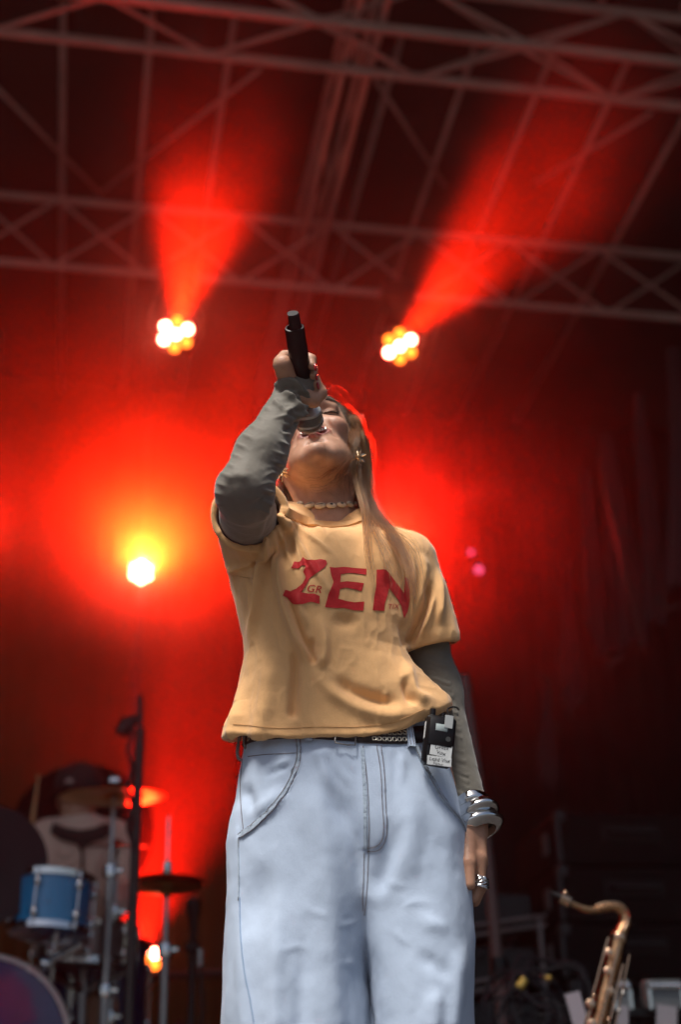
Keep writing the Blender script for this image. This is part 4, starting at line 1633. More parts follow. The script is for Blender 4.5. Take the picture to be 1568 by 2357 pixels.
# fly placket stands proud, pocket mouths sit back
jq = project(JV)
front = JN[:, 1] < 0
fly = c4((782, 240), (800, 840), (880, 830), (915, 790), (932, 700), (920, 500), (905, 240))


JV = JV + JN * ((inside(jq, fly) & front) * .0020)[:, None]
pk1 = c4((150, 300), (455, 250), (470, 330), (445, 430), (390, 540), (290, 650), (130, 775))
pk2 = c4((1100, 290), (1160, 430), (1240, 570), (1345, 700), (1380, 800), (1420, 600), (1300, 280))
for pk_ in (pk1, pk2):
    d, s, t = poly_dist(jq, pk_[1:] if pk_ is pk1 else pk_[:5])
    ins = inside(jq, pk_) & front
    JV = JV - JN * (ins * .0035 * np.exp(-d / 30))[:, None]
JV = JV + JN * (vnoise(JV * np.array([1.5, 1.5, 1]), 16, 21, 3) * .0018)[:, None]
jeans = np_obj('jeans', JV, JF, M['denim'], singer)
JB = bvh_of(JV, JF)
POCK_L = c4((458, 250), (462, 330), (450, 400), (400, 515), (300, 640), (220, 720), (145, 772))
POCK_R = c4((1085, 285), (1110, 345), (1150, 432), (1230, 570), (1300, 655), (1340, 705), (1358, 760))
for ln in (POCK_L, POCK_R):
    part('pocket_edge', ribbon(JB, ln, .0085, .0008, .0020, 3), M['denim_edge'], jeans, 60)
    for dx in (-4.2, 5.0):
        q = [(x + dx, y + dx * .55) for x, y in ln]
        part('stitching', stitches(JB, q, .0030, 4.0, 1.2, .00058), M['thread'], jeans)
part('seam', ribbon(JB, c4((802, 300), (815, 560), (820, 840)), .0065, .0004, .0016, 3), M['denim_edge'], jeans, 60)
for ln in (c4((805, 290), (828, 480), (838, 700), (836, 860)), c4((878, 285), (900, 430), (908, 600), (915, 720), (905, 790), (870, 828), (800, 835)),
           c4((900, 285), (918, 430), (926, 600), (933, 720), (922, 800), (885, 848), (815, 855)),
           c4((812, 860), (808, 1000), (803, 1100), (806, 1180)), c4((836, 860), (830, 1000), (822, 1120), (812, 1200)),
           c4((160, 360), (150, 480), (152, 600), (165, 740)), c4((140, 780), (140, 960), (138, 1120)),
           c4((190, 345), (280, 335), (380, 330), (455, 325)), c4((455, 255), (452, 300), (450, 330)), c4((760, 270), (860, 275), (950, 262))):
    part('stitching', stitches(JB, ln, .0009, 4.0, 1.2, .00055), M['thread'], jeans)
part('seam', ribbon(JB, c4((145, 1100), (150, 1300), (170, 1500), (200, 1650), (222, 1790)), .0018, .0003, .0012, 4), mat('blue_seam', (.26, .36, .52), .9), jeans)
part('seam', ribbon(JB, c4((136, 785), (142, 950), (140, 1100)), .0030, .0003, .0012, 4), M['denim_edge'], jeans)
# worn hole at the pocket
part('fray', decal(JB, c4((418, 420), (440, 390), (448, 410), (440, 440), (424, 455)), .0012, 3), mat('frayed_denim', (.16, .22, .28), .95), jeans)
# belt loops
for (a, b) in (((516, 218), (514, 268)), ((1040, 165), (1062, 300))):
    ln = c4(a, b)
    part('belt_loop', ribbon(JB, ln, .0125, .0035, .0035, 3), M['denim'], jeans, 60)
    for dx in (-3.5, 3.5):
        part('stitching', stitches(JB, [(x + dx, y) for x, y in ln], .0072, 3.0, 1.0, .0005), M['thread'], jeans)
# loose drawcord at the left hip
cord = c4((150, 210), (140, 260), (132, 320), (140, 355), (165, 365))
part('cord', MB().tube([P(x, y, .0) for x, y in smooth_line(cord, 6)], .0028, 6), mat('grey_cord', (.25, .25, .25), .8), jeans)
part('cord', MB().tube([P(x, y, -.02) for x, y in smooth_line(c4((175, 205), (170, 255), (180, 300), (215, 312)), 6)], .0032, 6), mat('grey_cord', (.25, .25, .25), .8), jeans)

# belt with two rows of square eyelets
belt_mid = [(560, 1700), (580, 1690), (620, 1684), (700, 1681), (800, 1687), (880, 1693), (940, 1693), (985, 1688), (1010, 1684)]
bl = smooth_line(belt_mid, 10)
bv, bf_ = [], []
for x, y in bl:
    for dy, o in ((-19, .0012), (-18, .0038), (0, .0042), (18, .0038), (19, .0012)):
        p, n = cast(JB, x, y + dy, o)
        if p is None:
            p = P(x, y + dy, .03)
        bv.append(p)
for i in range(len(bl) - 1):
    for k in range(4):
        a = i * 5 + k
        bf_.append((a, a + 1, a + 6, a + 5))
belt = mesh_obj('belt', bv, bf_, M['leather'], singer)
BB = bvh_of([tuple(v) for v in bv], bf_)
eyelet_m = mat('pewter', (.62, .58, .48), .28, 1.0, .3, 90)
emesh = None
xs_ = [572 + 11.2 * i for i in range(10)] + [862 + 11.6 * i for i in range(8)]
for x in xs_:
    for dy in (-7.5, 7.5):
        y = np.interp(x, bl[:, 0], bl[:, 1]) + dy
        p, n = cast(BB, x, y, .0004)
        if p is None: continue
        rx_, ry_, rz_ = frame_of(n, Vector((0, 0, 1)))
        rot = Matrix((rx_, ry_, rz_)).transposed()
        if emesh is None:
            e = MB(); r_o = .0034
            ring = [(math.copysign(abs(math.cos(a)) ** .55, math.cos(a)) * r_o, math.copysign(abs(math.sin(a)) ** .55, math.sin(a)) * r_o, 0) for a in [k * math.pi / 6 for k in range(12)]]
            v_, f_ = [], []
            for q in ring:
                for sc, h in ((1.12, 0), (1.0, .0010), (.78, .0011), (.62, 0)):
                    v_.append((q[0] * sc, q[1] * sc, h))
            for k in range(12):
                for j in range(3):
                    a = k * 4 + j; b = ((k + 1) % 12) * 4 + j
                    f_.append((a, b, b + 1, a + 1))
            eo = mesh_obj('eyelet', v_, f_, eyelet_m); emesh = eo.data
            COL.objects.unlink(eo); bpy.data.objects.remove(eo)
        eo = bpy.data.objects.new('eyelet', emesh)
        COL.objects.link(eo)
        eo.parent = belt
        eo.matrix_local = Matrix.Translation(p) @ rot.to_4x4()
# buckle under the hem
part('buckle', MB().tube([cast(BB, x, y, .003)[0] or P(x, y, -.1) for x, y in ((772, 1688), (772, 1709), (800, 1714), (818, 1714), (820, 1690))], .0012, 6), mat('dark_buckle', (.16, .15, .14), .4, 1.0), belt)

# shoes below the frame
for s in (0, 1):
    cx = (-.075, .125)[s]
    def shoe(X, cx=cx):
        f = smin(rc(X, np.array([cx, .06, .05]), np.array([cx, -.14, .035]), .045, .038), rc(X, np.array([cx, .06, .05]), np.array([cx, .05, .12]), .045, .042), .02)
        return smax(f, .004 - X[:, 2], .004)
    v_, f_ = surface_nets(shoe, (cx - .06, -.20, -.01), (cx + .06, .13, .18), .008)
    np_obj('shoe', v_, f_, mat('white_shoe', (.6, .6, .58), .6, 0, .2, 30), singer)

# ================================================================== jewellery
shell_m = mat('cowrie', (.78, .70, .56), .22, 0, .25, 90, .15, 200, dirt=(.45, .33, .22))
slit_m = mat('cowrie_slit', (.03, .02, .018), .6)
neck = [(655, 1161), (664, 1159), (674, 1160), (692, 1163.5), (714, 1166), (738, 1166.5), (762, 1166), (785, 1164.5), (803, 1162.5), (815, 1160), (826, 1157)]
nk = cast_line(HB, neck, .002, 3)
necklace = part('necklace', MB().tube([p for p, n in nk], .0008, 5), mat('twine', (.45, .36, .24), .8), singer)
for i, (x, y) in enumerate(neck[1:-1]):
    p, n = cast(HB, x, y, .0035)
    if p is None: continue
    w = (5, 7.5, 9.5, 11, 11, 10, 9.5, 9, 7)[i] * .00092
    tx = Vector((1, 0, 0)) - n * n.x; tx.normalize(); ty = n.cross(tx)
    rot = Matrix((tx, ty, n)).transposed()
    s = part('shell', MB().ball(p, (w, w * .62, w * .55), 14, 10, rot), shell_m, necklace, 80)
    big = i in (5, 6)
    part('slit', MB().ball(p + n * (w * .36), (w * (.45 if big else .75), w * (.30 if big else .13), w * .24), 10, 6, rot), slit_m, s)
gold = mat('pale_gold', (.75, .60, .42), .2, 1.0)
for k, (x, y, y3, sc) in enumerate(((648, 1087, -.03, 1.25), (826, 1053, -.045, 1.1))):
    c = P(x, y, y3)
    er = part('earring', MB().ball(c, .0055 * sc, 12, 8), gold, singer)
    rr = random.Random(k)
    for i in range(26):
        d = Vector((rr.gauss(0, 1), rr.gauss(0, 1) - .3, rr.gauss(0, 1))).normalized()
        L = (.0095 + .005 * rr.random()) * sc
        part('spike', MB().tube([c + d * .004 * sc, c + d * L * .8, c + d * L], [.0012 * sc, .0009 * sc, .0004], 5), gold, er)
silver = mat('silver', (.80, .80, .80), .09, 1.0, .1, 30)


def bangle(px, py, y, rx_, h, label, tilt, r2):
    c = P(px, py, y)
    ax = (Vector(WR_L) - Vector(EL_L)).normalized()
    ax = (ax + Vector((tilt, -.1, 0))).normalized()
    prof = []
    for k in range(17):
        a = -math.pi / 2 + math.pi * k / 16
        prof.append((rx_ + r2 * math.cos(a) * (1 + .15 * math.sin(3 * a)), h * math.sin(a)))
    prof += [(rx_ - .001, h * .9), (rx_ - .001, -h * .9), prof[0]]
    mb = MB().lathe(prof, c, ax, 40, closed_ends=False)
    for i, v in enumerate(mb.v):
        d = v - c
        mb.v[i] = v + d * (.05 * math.sin(3 * math.atan2(d.x, d.y) + px) + .04 * math.sin(d.z * 120))
    o = part('bracelet', mb, silver, singer, 80)
    o['label'] = label
bangle(1085, 1853, .018, .027, .0095, 'thin upper silver bracelet', .05, .005)
bangle(1093, 1876, .018, .029, .0115, 'chunky middle silver bracelet', .18, .012)
bangle(1097, 1904, .018, .028, .0135, 'chunky lower silver bracelet', .22, .014)
rg = MB()
c = P(1105, 2032, -.014)
for i in range(7):
    rg.tube([c + Vector((math.cos(a) * .0128, math.sin(a) * .0140, (i - 3) * .0022 + .003 * math.sin(a * 2 + i))) for a in [k * .5236 for k in range(13)]], .0016, 6)
rg.ball(c + Vector((.006, -.011, .004)), (.004, .003, .005), 8, 6)
part('ring', rg, silver, singer, 80)
# ================================================================== microphone
A, D = Vector(MIC_A), Vector(MIC_D)
LS = .845                                     # the grip is this much shorter than a long studio handle
def sc_prof(p): return [(r, h * LS if h > .03 else h) for r, h in p]
mic = thing('microphone', MIC_A, 'black wireless microphone with a silver mesh head held at her mouth', 'microphone')
part('body', MB().lathe(sc_prof([(.0120 , .024), (.0142, .030), (.0150, .055), (.0156, .075), (.0158, .140), (.0162, .1425), (.0162, .146), (.0158, .148), (.0158, .196), (.0152, .1985), (.0125, .199), (.0122, .190)]), A, D, 32), M['black_plastic'], mic, 40)
ant = MB()
pr = []
for (s, h) in ((1.0, .188), (1.0, .222), (.97, .2255), (.86, .2275)):
    pr.append((.0112 * s, h))
ant.lathe(sc_prof(pr), A, D, 24)
# flat ground into one side of the aerial
x_, y_, d_ = frame_of(D)
sd = -(Vector(mp_(0, 1, 0)) - A).normalized()
for i, v in enumerate(ant.v):
    k = (v - A).dot(sd)
    if k > .0078: ant.v[i] = v - sd * (k - .0078)
part('aerial', ant, M['black_plastic'], mic, 40)
gr = .0242
part('collar', MB().lathe([(.0128, .016), (.0226, .0115), (.0234, .0125), (.0228, .0165), (.0150, .0225), (.0125, .024)], A, D, 32), mat('grey_collar', (.52, .51, .48), .4, .5), mic, 40)
part('foam', MB().ball(A, gr * .93, 24, 14), mat('dark_foam', (.012, .011, .011), .95), mic)
mesh_m = mat('steel_mesh', (.46, .44, .40), .28, 1.0)
gx, gy, gd = frame_of(D)
gmb = MB()
R0 = gr
def gpt(th_, z): 
    r = math.sqrt(max(R0 * R0 - z * z, 1e-9))
    return A + gd * z + gx * (r * math.cos(th_)) + gy * (r * math.sin(th_))
NW = 40
for sg in (-1, 1):
    for k in range(NW):
        pts = []
        for i in range(15):
            z = -.0205 + .0325 * i / 14
            pts.append(gpt(2 * math.pi * k / NW + sg * z * 44 + 0.0, z) + (gpt(2 * math.pi * k / NW + sg * z * 44, z) - A).normalized() * (.00025 * sg * (1 if i % 2 else -1)))
        gmb.tube(pts, .00030, 4, False)
part('grille', gmb, mesh_m, mic, 80)
part('band', MB().lathe([(.0240, -.0024), (.0250, -.0020), (.0250, .0012), (.0240, .0016)], A - D * .003, D, 36, closed_ends=False), mat('steel_band', (.5, .48, .45), .35, 1.0), mic, 50)


def ring_text(body, size, h, rad, ang0, name, m, parent, o=A, d=D, flip=True):
    v, f = text_mesh(body, size)
    out = []
    toc = (CAM - o); toc -= d * toc.dot(d); toc.normalize()
    rt = d.cross(toc)
    for x, y, z in v:
        if flip: x, y = -x, -y
        a = ang0 + x / rad
        out.append(o + d * (h + y) + toc * (rad * math.cos(a)) + rt * (rad * math.sin(a)))
    return part(name, MB().add(out, f), m, parent, 80)


ink = mat('pale_ink', (.5, .5, .5), .5)
ring_text('SM58', .0042, .0262, .0139, .35, 'lettering', ink, mic)

# ================================================================== body pack on the belt
pack_c = P(1010, 1706, -.085)
pk_n = (CAM - pack_c); pk_n.z *= .25; pk_n.x += .55; pk_n.normalize()
pz = (Vector((0.02, 0.02, 1)) - pk_n * Vector((0.02, 0.02, 1)).dot(pk_n)).normalized()
tl = Matrix.Rotation(R(-7), 3, pk_n)
pz = tl @ pz
pxx = pz.cross(pk_n) * -1
pxx = (-pk_n).cross(pz); 
pxx = pz.cross(-pk_n); pxx.normalize()
if pxx.x < 0: pxx = -pxx
PR = Matrix((pxx, -pk_n, pz)).transposed()
bp = thing('bodypack', pack_c, 'black radio bodypack with hand-written white tape clipped to her belt', 'radio pack')
W_, H_, T_ = .047, .078, .020
part('case', MB().box(pack_c, (W_, T_, H_), PR, .0045), M['black_plastic'], bp, 50)
part('lip', MB().box(pack_c + pk_n * .0095 + pz * .012, (W_ * .86, .004, .045), PR, .0016), M['black_plastic'], bp, 50)
part('screen', MB().box(pack_c + pk_n * .0112 + pz * .019 + pxx * .000, (.019, .002, .011), PR, .0006), mat('lcd', (.36, .42, .42), .15), bp, 50)
part('button', MB().lathe([(.0045, 0), (.0040, .0012)], pack_c + pk_n * .0105 + pz * .003 + pxx * .012, pk_n, 14), mat('grey_button', (.05, .05, .05), .4), bp)
part('clip', MB().box(pack_c - pk_n * .012 + pz * .0, (.026, .004, .058), PR, .001), M['black_metal'], bp)
part('sticker', MB().box(pack_c - pxx * .0238 + pk_n * .0015 + pz * .014, (.0006, .007, .026), PR), mat('white_sticker', (.72, .72, .70), .6), bp)
tape_m = mat('white_tape', (.70, .72, .72), .7, 0, .1, 60)
part('tape', MB().box(pack_c + pk_n * .0106 - pz * .016 + pxx * .003, (.034, .0008, .0185), PR @ Matrix.Rotation(R(2), 3, 'Y'), .0002), tape_m, bp)
part('tape', MB().box(pack_c + pk_n * .0106 - pz * .033 + pxx * .002, (.038, .0008, .014), PR @ Matrix.Rotation(R(-3), 3, 'Y'), .0002), tape_m, bp)
part('tape', MB().box(pack_c + pk_n * .0125 + pz * .030 + pxx * .010, (.013, .0008, .020), PR, .0002), mat('grey_tape', (.45, .47, .47), .35), bp)
inkm = mat('marker_ink', (.015, .015, .02), .6)


def pack_text(body, dx, dz, size, shear=.1, ang=0.0):
    v, f = text_mesh(body, size, shear)
    o = pack_c + pk_n * .0113 + pz * dz + pxx * dx
    out = []
    for x, y, z in v:
        x2 = x * math.cos(ang) - y * math.sin(ang); y2 = x * math.sin(ang) + y * math.cos(ang) + .0005 * math.sin(x * 900)
        out.append(o + pxx * x2 + pz * y2)
    part('lettering', MB().add(out, f), inkm, bp, 80)


pack_text('Grata', .003, -.0115, .0095, .1, .05)
pack_text('Vox', .003, -.0200, .0090, .1, -.04)
pack_text('Lead Vox', .002, -.0310, .0085, .15, .03)
pack_text('Stijnam', .000, -.0375, .0055, .2, .0)
for q, r_, l_ in ((-.014, .0045, .012), (.003, .0035, .008)):
    part('socket', MB().lathe([(r_, 0), (r_, l_)], pack_c + pz * (H_ / 2 - .002) + pxx * q, pz, 12), M['black_plastic'], bp)
wire = [pack_c + pz * (H_ / 2) + pxx * .014, P(1030, 1634, -.07), P(1040, 1627, -.07), P(1052, 1628, -.07), P(1057, 1634, -.07)]
part('aerial', MB().tube([Vector(p) for p in smooth_line([tuple(p) for p in wire], 6)], .0015, 6), M['black_plastic'], bp)
# ================================================================== hair
def hair_mat(name, col, rough=.32):
    m = bpy.data.materials.new(name); m.use_nodes = True
    nt = m.node_tree
    for nd in list(nt.nodes):
        if nd.type == 'BSDF_PRINCIPLED': nt.nodes.remove(nd)
    h = nt.nodes.new('ShaderNodeBsdfHairPrincipled')
    h.parametrization = 'COLOR'
    h.inputs['Roughness'].default_value = rough
    h.inputs['Radial Roughness'].default_value = .4
    h.inputs['Random Roughness'].default_value = .1
    h.inputs['IOR'].default_value = 1.43
    hi = nt.nodes.new('ShaderNodeAttribute'); hi.attribute_name = 'shade'
    cr = nt.nodes.new('ShaderNodeValToRGB')
    cr.color_ramp.elements[0].color = (*tuple(c * .22 for c in col), 1)
    cr.color_ramp.elements[1].color = (*tuple(min(1, c * 1.7) for c in col), 1)
    nt.links.new(hi.outputs['Fac'], cr.inputs[0])
    nt.links.new(cr.outputs[0], h.inputs['Color'])
    nt.links.new(h.outputs[0], nt.nodes['Material Output'].inputs['Surface'])
    return m


def hair_obj(name, strands, rads, m, parent):
    hc = bpy.data.hair_curves.new(name)
    hc.add_curves([len(s) for s in strands])
    pts = np.concatenate(strands).astype(np.float32)
    hc.attributes['position'].data.foreach_set('vector', pts.ravel())
    rad = np.concatenate([r * (1 - .7 * np.linspace(0, 1, len(s)) ** 2) for s, r in zip(strands, rads)]).astype(np.float32)
    at = hc.attributes.get('radius') or hc.attributes.new('radius', 'FLOAT', 'POINT')
    at.data.foreach_set('value', rad)
    ng = len(strands) // 13 + 1
    cl_ = np.repeat(RNG.uniform(0, 1, ng), 13)[:len(strands)]
    sh = np.clip(cl_ * .8 + RNG.uniform(-.1, .3, len(strands)), 0, 1).astype(np.float32)
    at = hc.attributes.new('shade', 'FLOAT', 'CURVE')
    at.data.foreach_set('value', sh)
    hc.materials.append(m)
    o = bpy.data.objects.new(name, hc)
    COL.objects.link(o)
    adopt(o, parent)
    return o


def lock(guide, n, spread, out, clump=.3, wav=.003, nseg=26, jit=.10, r=.00024):
    """guide: (px, py, y) points; spread: metres across at root, mid, tip"""
    g = np.array([p[3:] if len(p) > 3 else pn(p[0] - 13 * (1 if p[0] > 760 else 0) * max(0, min(1, (1180 - p[1]) / 60)), p[1], p[2]) for p in guide])
    g = smooth_line(g, 10)
    L = np.concatenate([[0], np.cumsum(np.linalg.norm(np.diff(g, axis=0), axis=1))])
    grp = []
    for i in range(n):
        if i % 13 == 0: grp = [RNG.normal(0, 1, 3) * np.array([1, .8, .45]), RNG.normal(0, 1, 3) * np.array([1, .8, .4])]
        t0 = RNG.uniform(0, jit); t1 = 1 - RNG.uniform(0, jit * 2.2)
        t = np.linspace(t0, t1, nseg)
        c = np.stack([np.interp(t * L[-1], L, g[:, k]) for k in range(3)], 1)
        sp = np.interp(t, [0, .5, 1], spread)
        d = RNG.normal(0, 1, 3) * np.array([1, .8, .45]); d2 = RNG.normal(0, 1, 3) * np.array([1, .8, .4])
        if n > 12: d = d * .35 + grp[0]; d2 = d2 * .22 + grp[1]
        off = (d[None] * (1 - t)[:, None] + (clump * d + (1 - clump) * d2)[None] * t[:, None]) * sp[:, None]
        ph = RNG.uniform(0, 6.28, 3)
        wv_ = wav * np.stack([np.sin(t * 5 + ph[0]), np.sin(t * 4 + ph[1]), .4 * np.sin(t * 6 + ph[2])], 1) * t[:, None]
        out.append(c + off + wv_)


S = []
# scalp mass sweeping back from the hair line
def W4(p): return (0, 0, 0) + tuple(hw(p))


for k in range(10):
    a = k / 9
    st = np.array([-.012 + .074 * a, -.070 + .040 * a ** 1.5, .094 - .050 * a ** 1.4])      # along the hair line
    m1 = np.array([.028 + .044 * a, -.040 + .035 * a, .109 - .058 * a])
    m2 = np.array([.070 + .008 * a, -.012 + .025 * a, .072 - .052 * a])
    lock([W4(st), W4(m1), W4(m2), (838 + 8 * a, 985 + 20 * a, .03), (853 + 4 * a, 1040, .035), (860, 1090, .035), (862, 1140, .02)],
         65, (.0028, .004, .0075), S, .4, .002)
    lock([W4(st + np.array([-.02, 0, .002])), W4(m1 + np.array([-.03, .02, -.002])), W4(m2 + np.array([-.02, .03, .03])), W4((.080, .045, .03)), (850, 1050, .06), (856, 1110, .06)],
         39, (.004, .006, .009), S, .4, .002)
lock([W4((.040, -.030, .096)), W4((.069, .0, .070)), (828, 965, .02), (840, 1010, .03), (846, 1070, .035), (850, 1130, .03), (868, 1185, .0), (905, 1232, -.05), (937, 1290, -.09), (952, 1345, -.108), (960, 1392, -.114)], 260, (.008, .0080, .0065), S, .35, .006)
lock([W4((.052, -.030, .085)), W4((.068, -.006, .070)), (826, 1000, .01), (838, 1060, .01), (840, 1120, .01), (853, 1170, -.01), (885, 1215, -.05), (920, 1262, -.085), (940, 1310, -.104), (951, 1355, -.114), (957, 1400, -.116)], 120, (.008, .008, .006), S, .6, .005)
lock([W4((.060, -.024, .075)), W4((.070, -.008, .045)), (824, 1050, -.01), (828, 1110, -.015), (838, 1175, -.045), (862, 1230, -.085), (893, 1290, -.108), (912, 1350, -.120), (900, 1395, -.122)], 46, (.006, .007, .010), S, .35, .006)
lock([(822, 1040, -.01), (832, 1100, -.02), (838, 1170, -.05), (843, 1230, -.095), (848, 1290, -.112), (862, 1345, -.122)], 60, (.005, .004, .003), S, .6, .004)
lock([(840, 1060, .03), (856, 1110, .02), (866, 1180, .0), (902, 1222, -.03), (948, 1260, -.06), (968, 1320, -.085), (972, 1380, -.095)], 24, (.008, .010, .012), S, .35, .008)
# behind the neck on both sides
lock([(806, 1010, .06), (812, 1060, .07), (814, 1110, .07), (822, 1180, .05)], 420, (.012, .015, .018), S, .3, .004)
lock([(836, 1000, .06), (846, 1060, .07), (846, 1120, .07), (850, 1190, .06)], 360, (.012, .014, .016), S, .3, .004)
lock([(668, 1050, .06), (652, 1095, .07), (645, 1135, .07), (640, 1172, .06)], 460, (.010, .014, .018), S, .3, .005)
lock([(680, 1050, .08), (668, 1100, .09), (660, 1140, .09), (655, 1180, .08)], 300, (.012, .016, .018), S, .3, .004)
# strands drawn across the cheek and round the jaw to the side
lock([W4((.062, -.020, .070)), W4((.070, -.012, .030)), (818, 1030, -.03), (806, 1060, -.045), (780, 1085, -.055), (748, 1098, -.058), (706, 1100, -.05)], 46, (.008, .006, .010), S, .45, .006)
lock([W4((.064, -.016, .070)), W4((.073, -.006, .040)), (826, 1050, -.02), (815, 1082, -.035), (795, 1108, -.045), (770, 1120, -.05)], 70, (.008, .008, .010), S, .4, .006)
lock([W4((.060, -.026, .070)), W4((.071, -.010, .040)), (822, 1020, -.02), (812, 1065, -.035), (798, 1100, -.04), (806, 1135, -.03)], 70, (.007, .007, .009), S, .4, .006)
lock([W4((.058, -.024, .080)), W4((.072, -.004, .055)), (834, 1010, -.01), (826, 1050, -.02), (822, 1090, -.02), (818, 1150, -.02)], 120, (.007, .008, .010), S, .4, .005)
main_r = list(RNG.uniform(.00013, .00026, len(S)))
M['hair'] = hair_mat('dark_blond_hair', (.060, .023, .0065))
hair = hair_obj('hair', S, main_r, M['hair'], singer)

W = []
# loose flyaways
for i in range(9):
    x0 = RNG.uniform(716, 800); a = RNG.uniform(0, 1)
    h = RNG.uniform(-8, 12)
    lock([(x0, 905, -.03), (x0 + 18, 888 - h * .8, -.01), (x0 + 45, 897 - h * .4, .0), (x0 + 62 + 12 * a, 930 - h * .2, .01), (x0 + 70 + 14 * a, 965, .02)], 1, (.001, .002, .004), W, .5, .004)
for i in range(16):
    a, b = RNG.uniform(-1, 1, 2)
    lock([(818 + 6 * a, 1010 + 30 * b, -.02), (790 + 8 * a, 1068 + 18 * b, -.055), (735 + 10 * b, 1096 + 16 * a, -.062), (690, 1092 + 18 * a, -.05), (655 + 8 * b, 1082 + 12 * b, -.03)], 1, (.001, .003, .004), W, .5, .006)
for i in range(7):
    a, b = RNG.uniform(-1, 1, 2)
    lock([(812, 1060 + 20 * a, -.03), (780, 1112 + 10 * a, -.045), (735 + 14 * b, 1128 + 8 * a, -.045), (716, 1116, -.045), (738, 1122 + 6 * a, -.046), (785, 1150, -.04), (806, 1178, -.035)], 1, (.001, .002, .004), W, .5, .004)
for i in range(10):
    a, b = RNG.uniform(-1, 1, 2)
    lock([(850, 1030 + 40 * a, .04), (860 + 4 * a, 1090 + 20 * a, .04), (866 + 5 * b, 1150, .03), (862 + 10 * b, 1180, .02)], 1, (.001, .004, .006), W, .5, .006)
for i in range(18):
    a, b = RNG.uniform(-1, 1, 2)
    lock([(846, 1160, -.03), (872 + 12 * a, 1235, -.085), (905 + 26 * b, 1300 + 10 * a, -.117), (930 + 34 * a, 1360 + 14 * b, -.126), (925 + 46 * b, 1412 + 12 * a, -.128)], 1, (.002, .004, .006), W, .5, .006)
for i in range(5):
    a, b = RNG.uniform(-1, 1, 2)
    lock([(835, 1180, -.05), (846 + 6 * a, 1260, -.11), (860 + 14 * a, 1330, -.126), (884 + 14 * b, 1385, -.13)], 1, (.001, .002, .003), W, .5, .005)
for i in range(6):
    a, b = RNG.uniform(-1, 1, 2)
    lock([(716, 990 + 4 * a, -.09), (742 + 8 * a, 1015, -.11), (756 + 6 * b, 1042, -.105), (768, 1075, -.08)], 1, (.001, .001, .002), W, .5, .002)
hair_obj('hair', W, list(RNG.uniform(.00007, .00014, len(W))), M['hair'], singer)

# scalp under the strands
def scalp_sdf(X):
    q = hl(X)
    f = ell(q, (0, .024, .047), (.0745, .097, .091))
    f = smin(f, rc(X, hw((.0, .06, .01)), np.array(pn(742, 1165, .10)), .066, .076), .03)
    cut = (q[:, 1] + .052 - .55 * np.maximum(q[:, 2] - .06, 0) * 0 ) * -1
    front = -(q[:, 1] + .040 + .8 * np.maximum(q[:, 2] - .070, 0))
    return smax(f, np.where(q[:, 2] > -.2, front, -1), .006)


CV, CF = surface_nets(scalp_sdf, HEAD_C + np.array([-.12, -.10, -.13]), HEAD_C + np.array([.12, .19, .17]), .004)
np_obj('hair_base', CV, CF, mat('hair_base', (.085, .050, .026), .7, 0, .5, 260, .5, 400), singer)
# ================================================================== the band's gear behind the singer
RT = Matrix.Rotation(-YAW, 3, 'Z')
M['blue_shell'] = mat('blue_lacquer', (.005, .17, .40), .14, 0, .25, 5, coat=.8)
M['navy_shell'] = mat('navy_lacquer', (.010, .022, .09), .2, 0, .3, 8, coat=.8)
M['drum_head'] = mat('drum_head', (.30, .29, .28), .6, 0, .2, 20)
M['cymbal'] = mat('bronze_cymbal', (.80, .50, .16), .33, 1.0, .35, 30, .15, 120)
M['dark_cymbal'] = mat('dark_cymbal', (.07, .045, .03), .4, 1.0, .35, 30)


def pipe(pts, r, n=10): return MB().tube(pts, r, n)


def vert(px, py0, py1, t):
    """upright through a drawn place, from one drawn height to another"""
    a = PT(px, py0, t); b = PT(px, py1, t)
    return Vector((a.x, a.y, b.z)), a


# drum riser
rz = 0.46
rs_a = PT(-420, 2300, 2.6); rs_b = PT(500, 2300, 2.6)
sa, sb_ = rs_a.dot(V), rs_b.dot(V)
riser = MB().box(ST((sa + sb_) / 2, 3.75, rz / 2 + .002), (sb_ - sa, 2.3, rz), RT, .01)
tag(riser.build('drum_riser', M['black_metal'], smooth=False), 'low black riser carrying the drum kit', 'riser')


def drum(name, label, c, axis, R_, H_, shell_m, lugs, cat='drum', group=None, hoop_m=None, head_m=None):
    root = thing(name, c, label, cat, group)
    a = Vector(axis).normalized()
    hoop_m = hoop_m or M['chrome']
    part('shell', MB().lathe([(R_ * .97, -H_ / 2), (R_ * .975, -H_ * .4), (R_ * .975, H_ * .4), (R_ * .97, H_ / 2)], c, a, 40), shell_m, root, 60)
    for s in (-1, 1):
        part('hoop', MB().lathe([(R_ * .985, s * H_ * .5), (R_ * 1.04, s * H_ * .5), (R_ * 1.05, s * H_ * .52), (R_ * 1.04, s * (H_ * .5 - .018)), (R_ * 1.0, s * (H_ * .5 - .020)), (R_ * .985, s * H_ * .5)], c, a, 40, closed_ends=False), hoop_m, root, 40)
        part('drum_head', MB().lathe([(R_ * .98, s * (H_ * .5 - .004)), (R_ * .5, s * (H_ * .5 - .003)), (.001, s * (H_ * .5 - .003))], c, a, 32), head_m or M['drum_head'], root)
    x, y, d = frame_of(a)
    for k in range(lugs):
        t = 2 * math.pi * (k + .3) / lugs
        o = Vector(c) + x * (R_ * 1.0) * math.cos(t) + y * (R_ * 1.0) * math.sin(t)
        r_ = (o - Vector(c)).normalized()
        for s in (-1, 1):
            part('lug', MB().ball(o + a * (s * H_ * .27) + r_ * .006, (.013, .013, .020), 10, 8, Matrix(frame_of(a)).transposed()), M['chrome'], root)
        part('tension_rod', pipe([o + r_ * .010 - a * H_ * .5, o + r_ * .010 + a * H_ * .5], .0035, 6), M['chrome'], root)
    return root, x, y, a


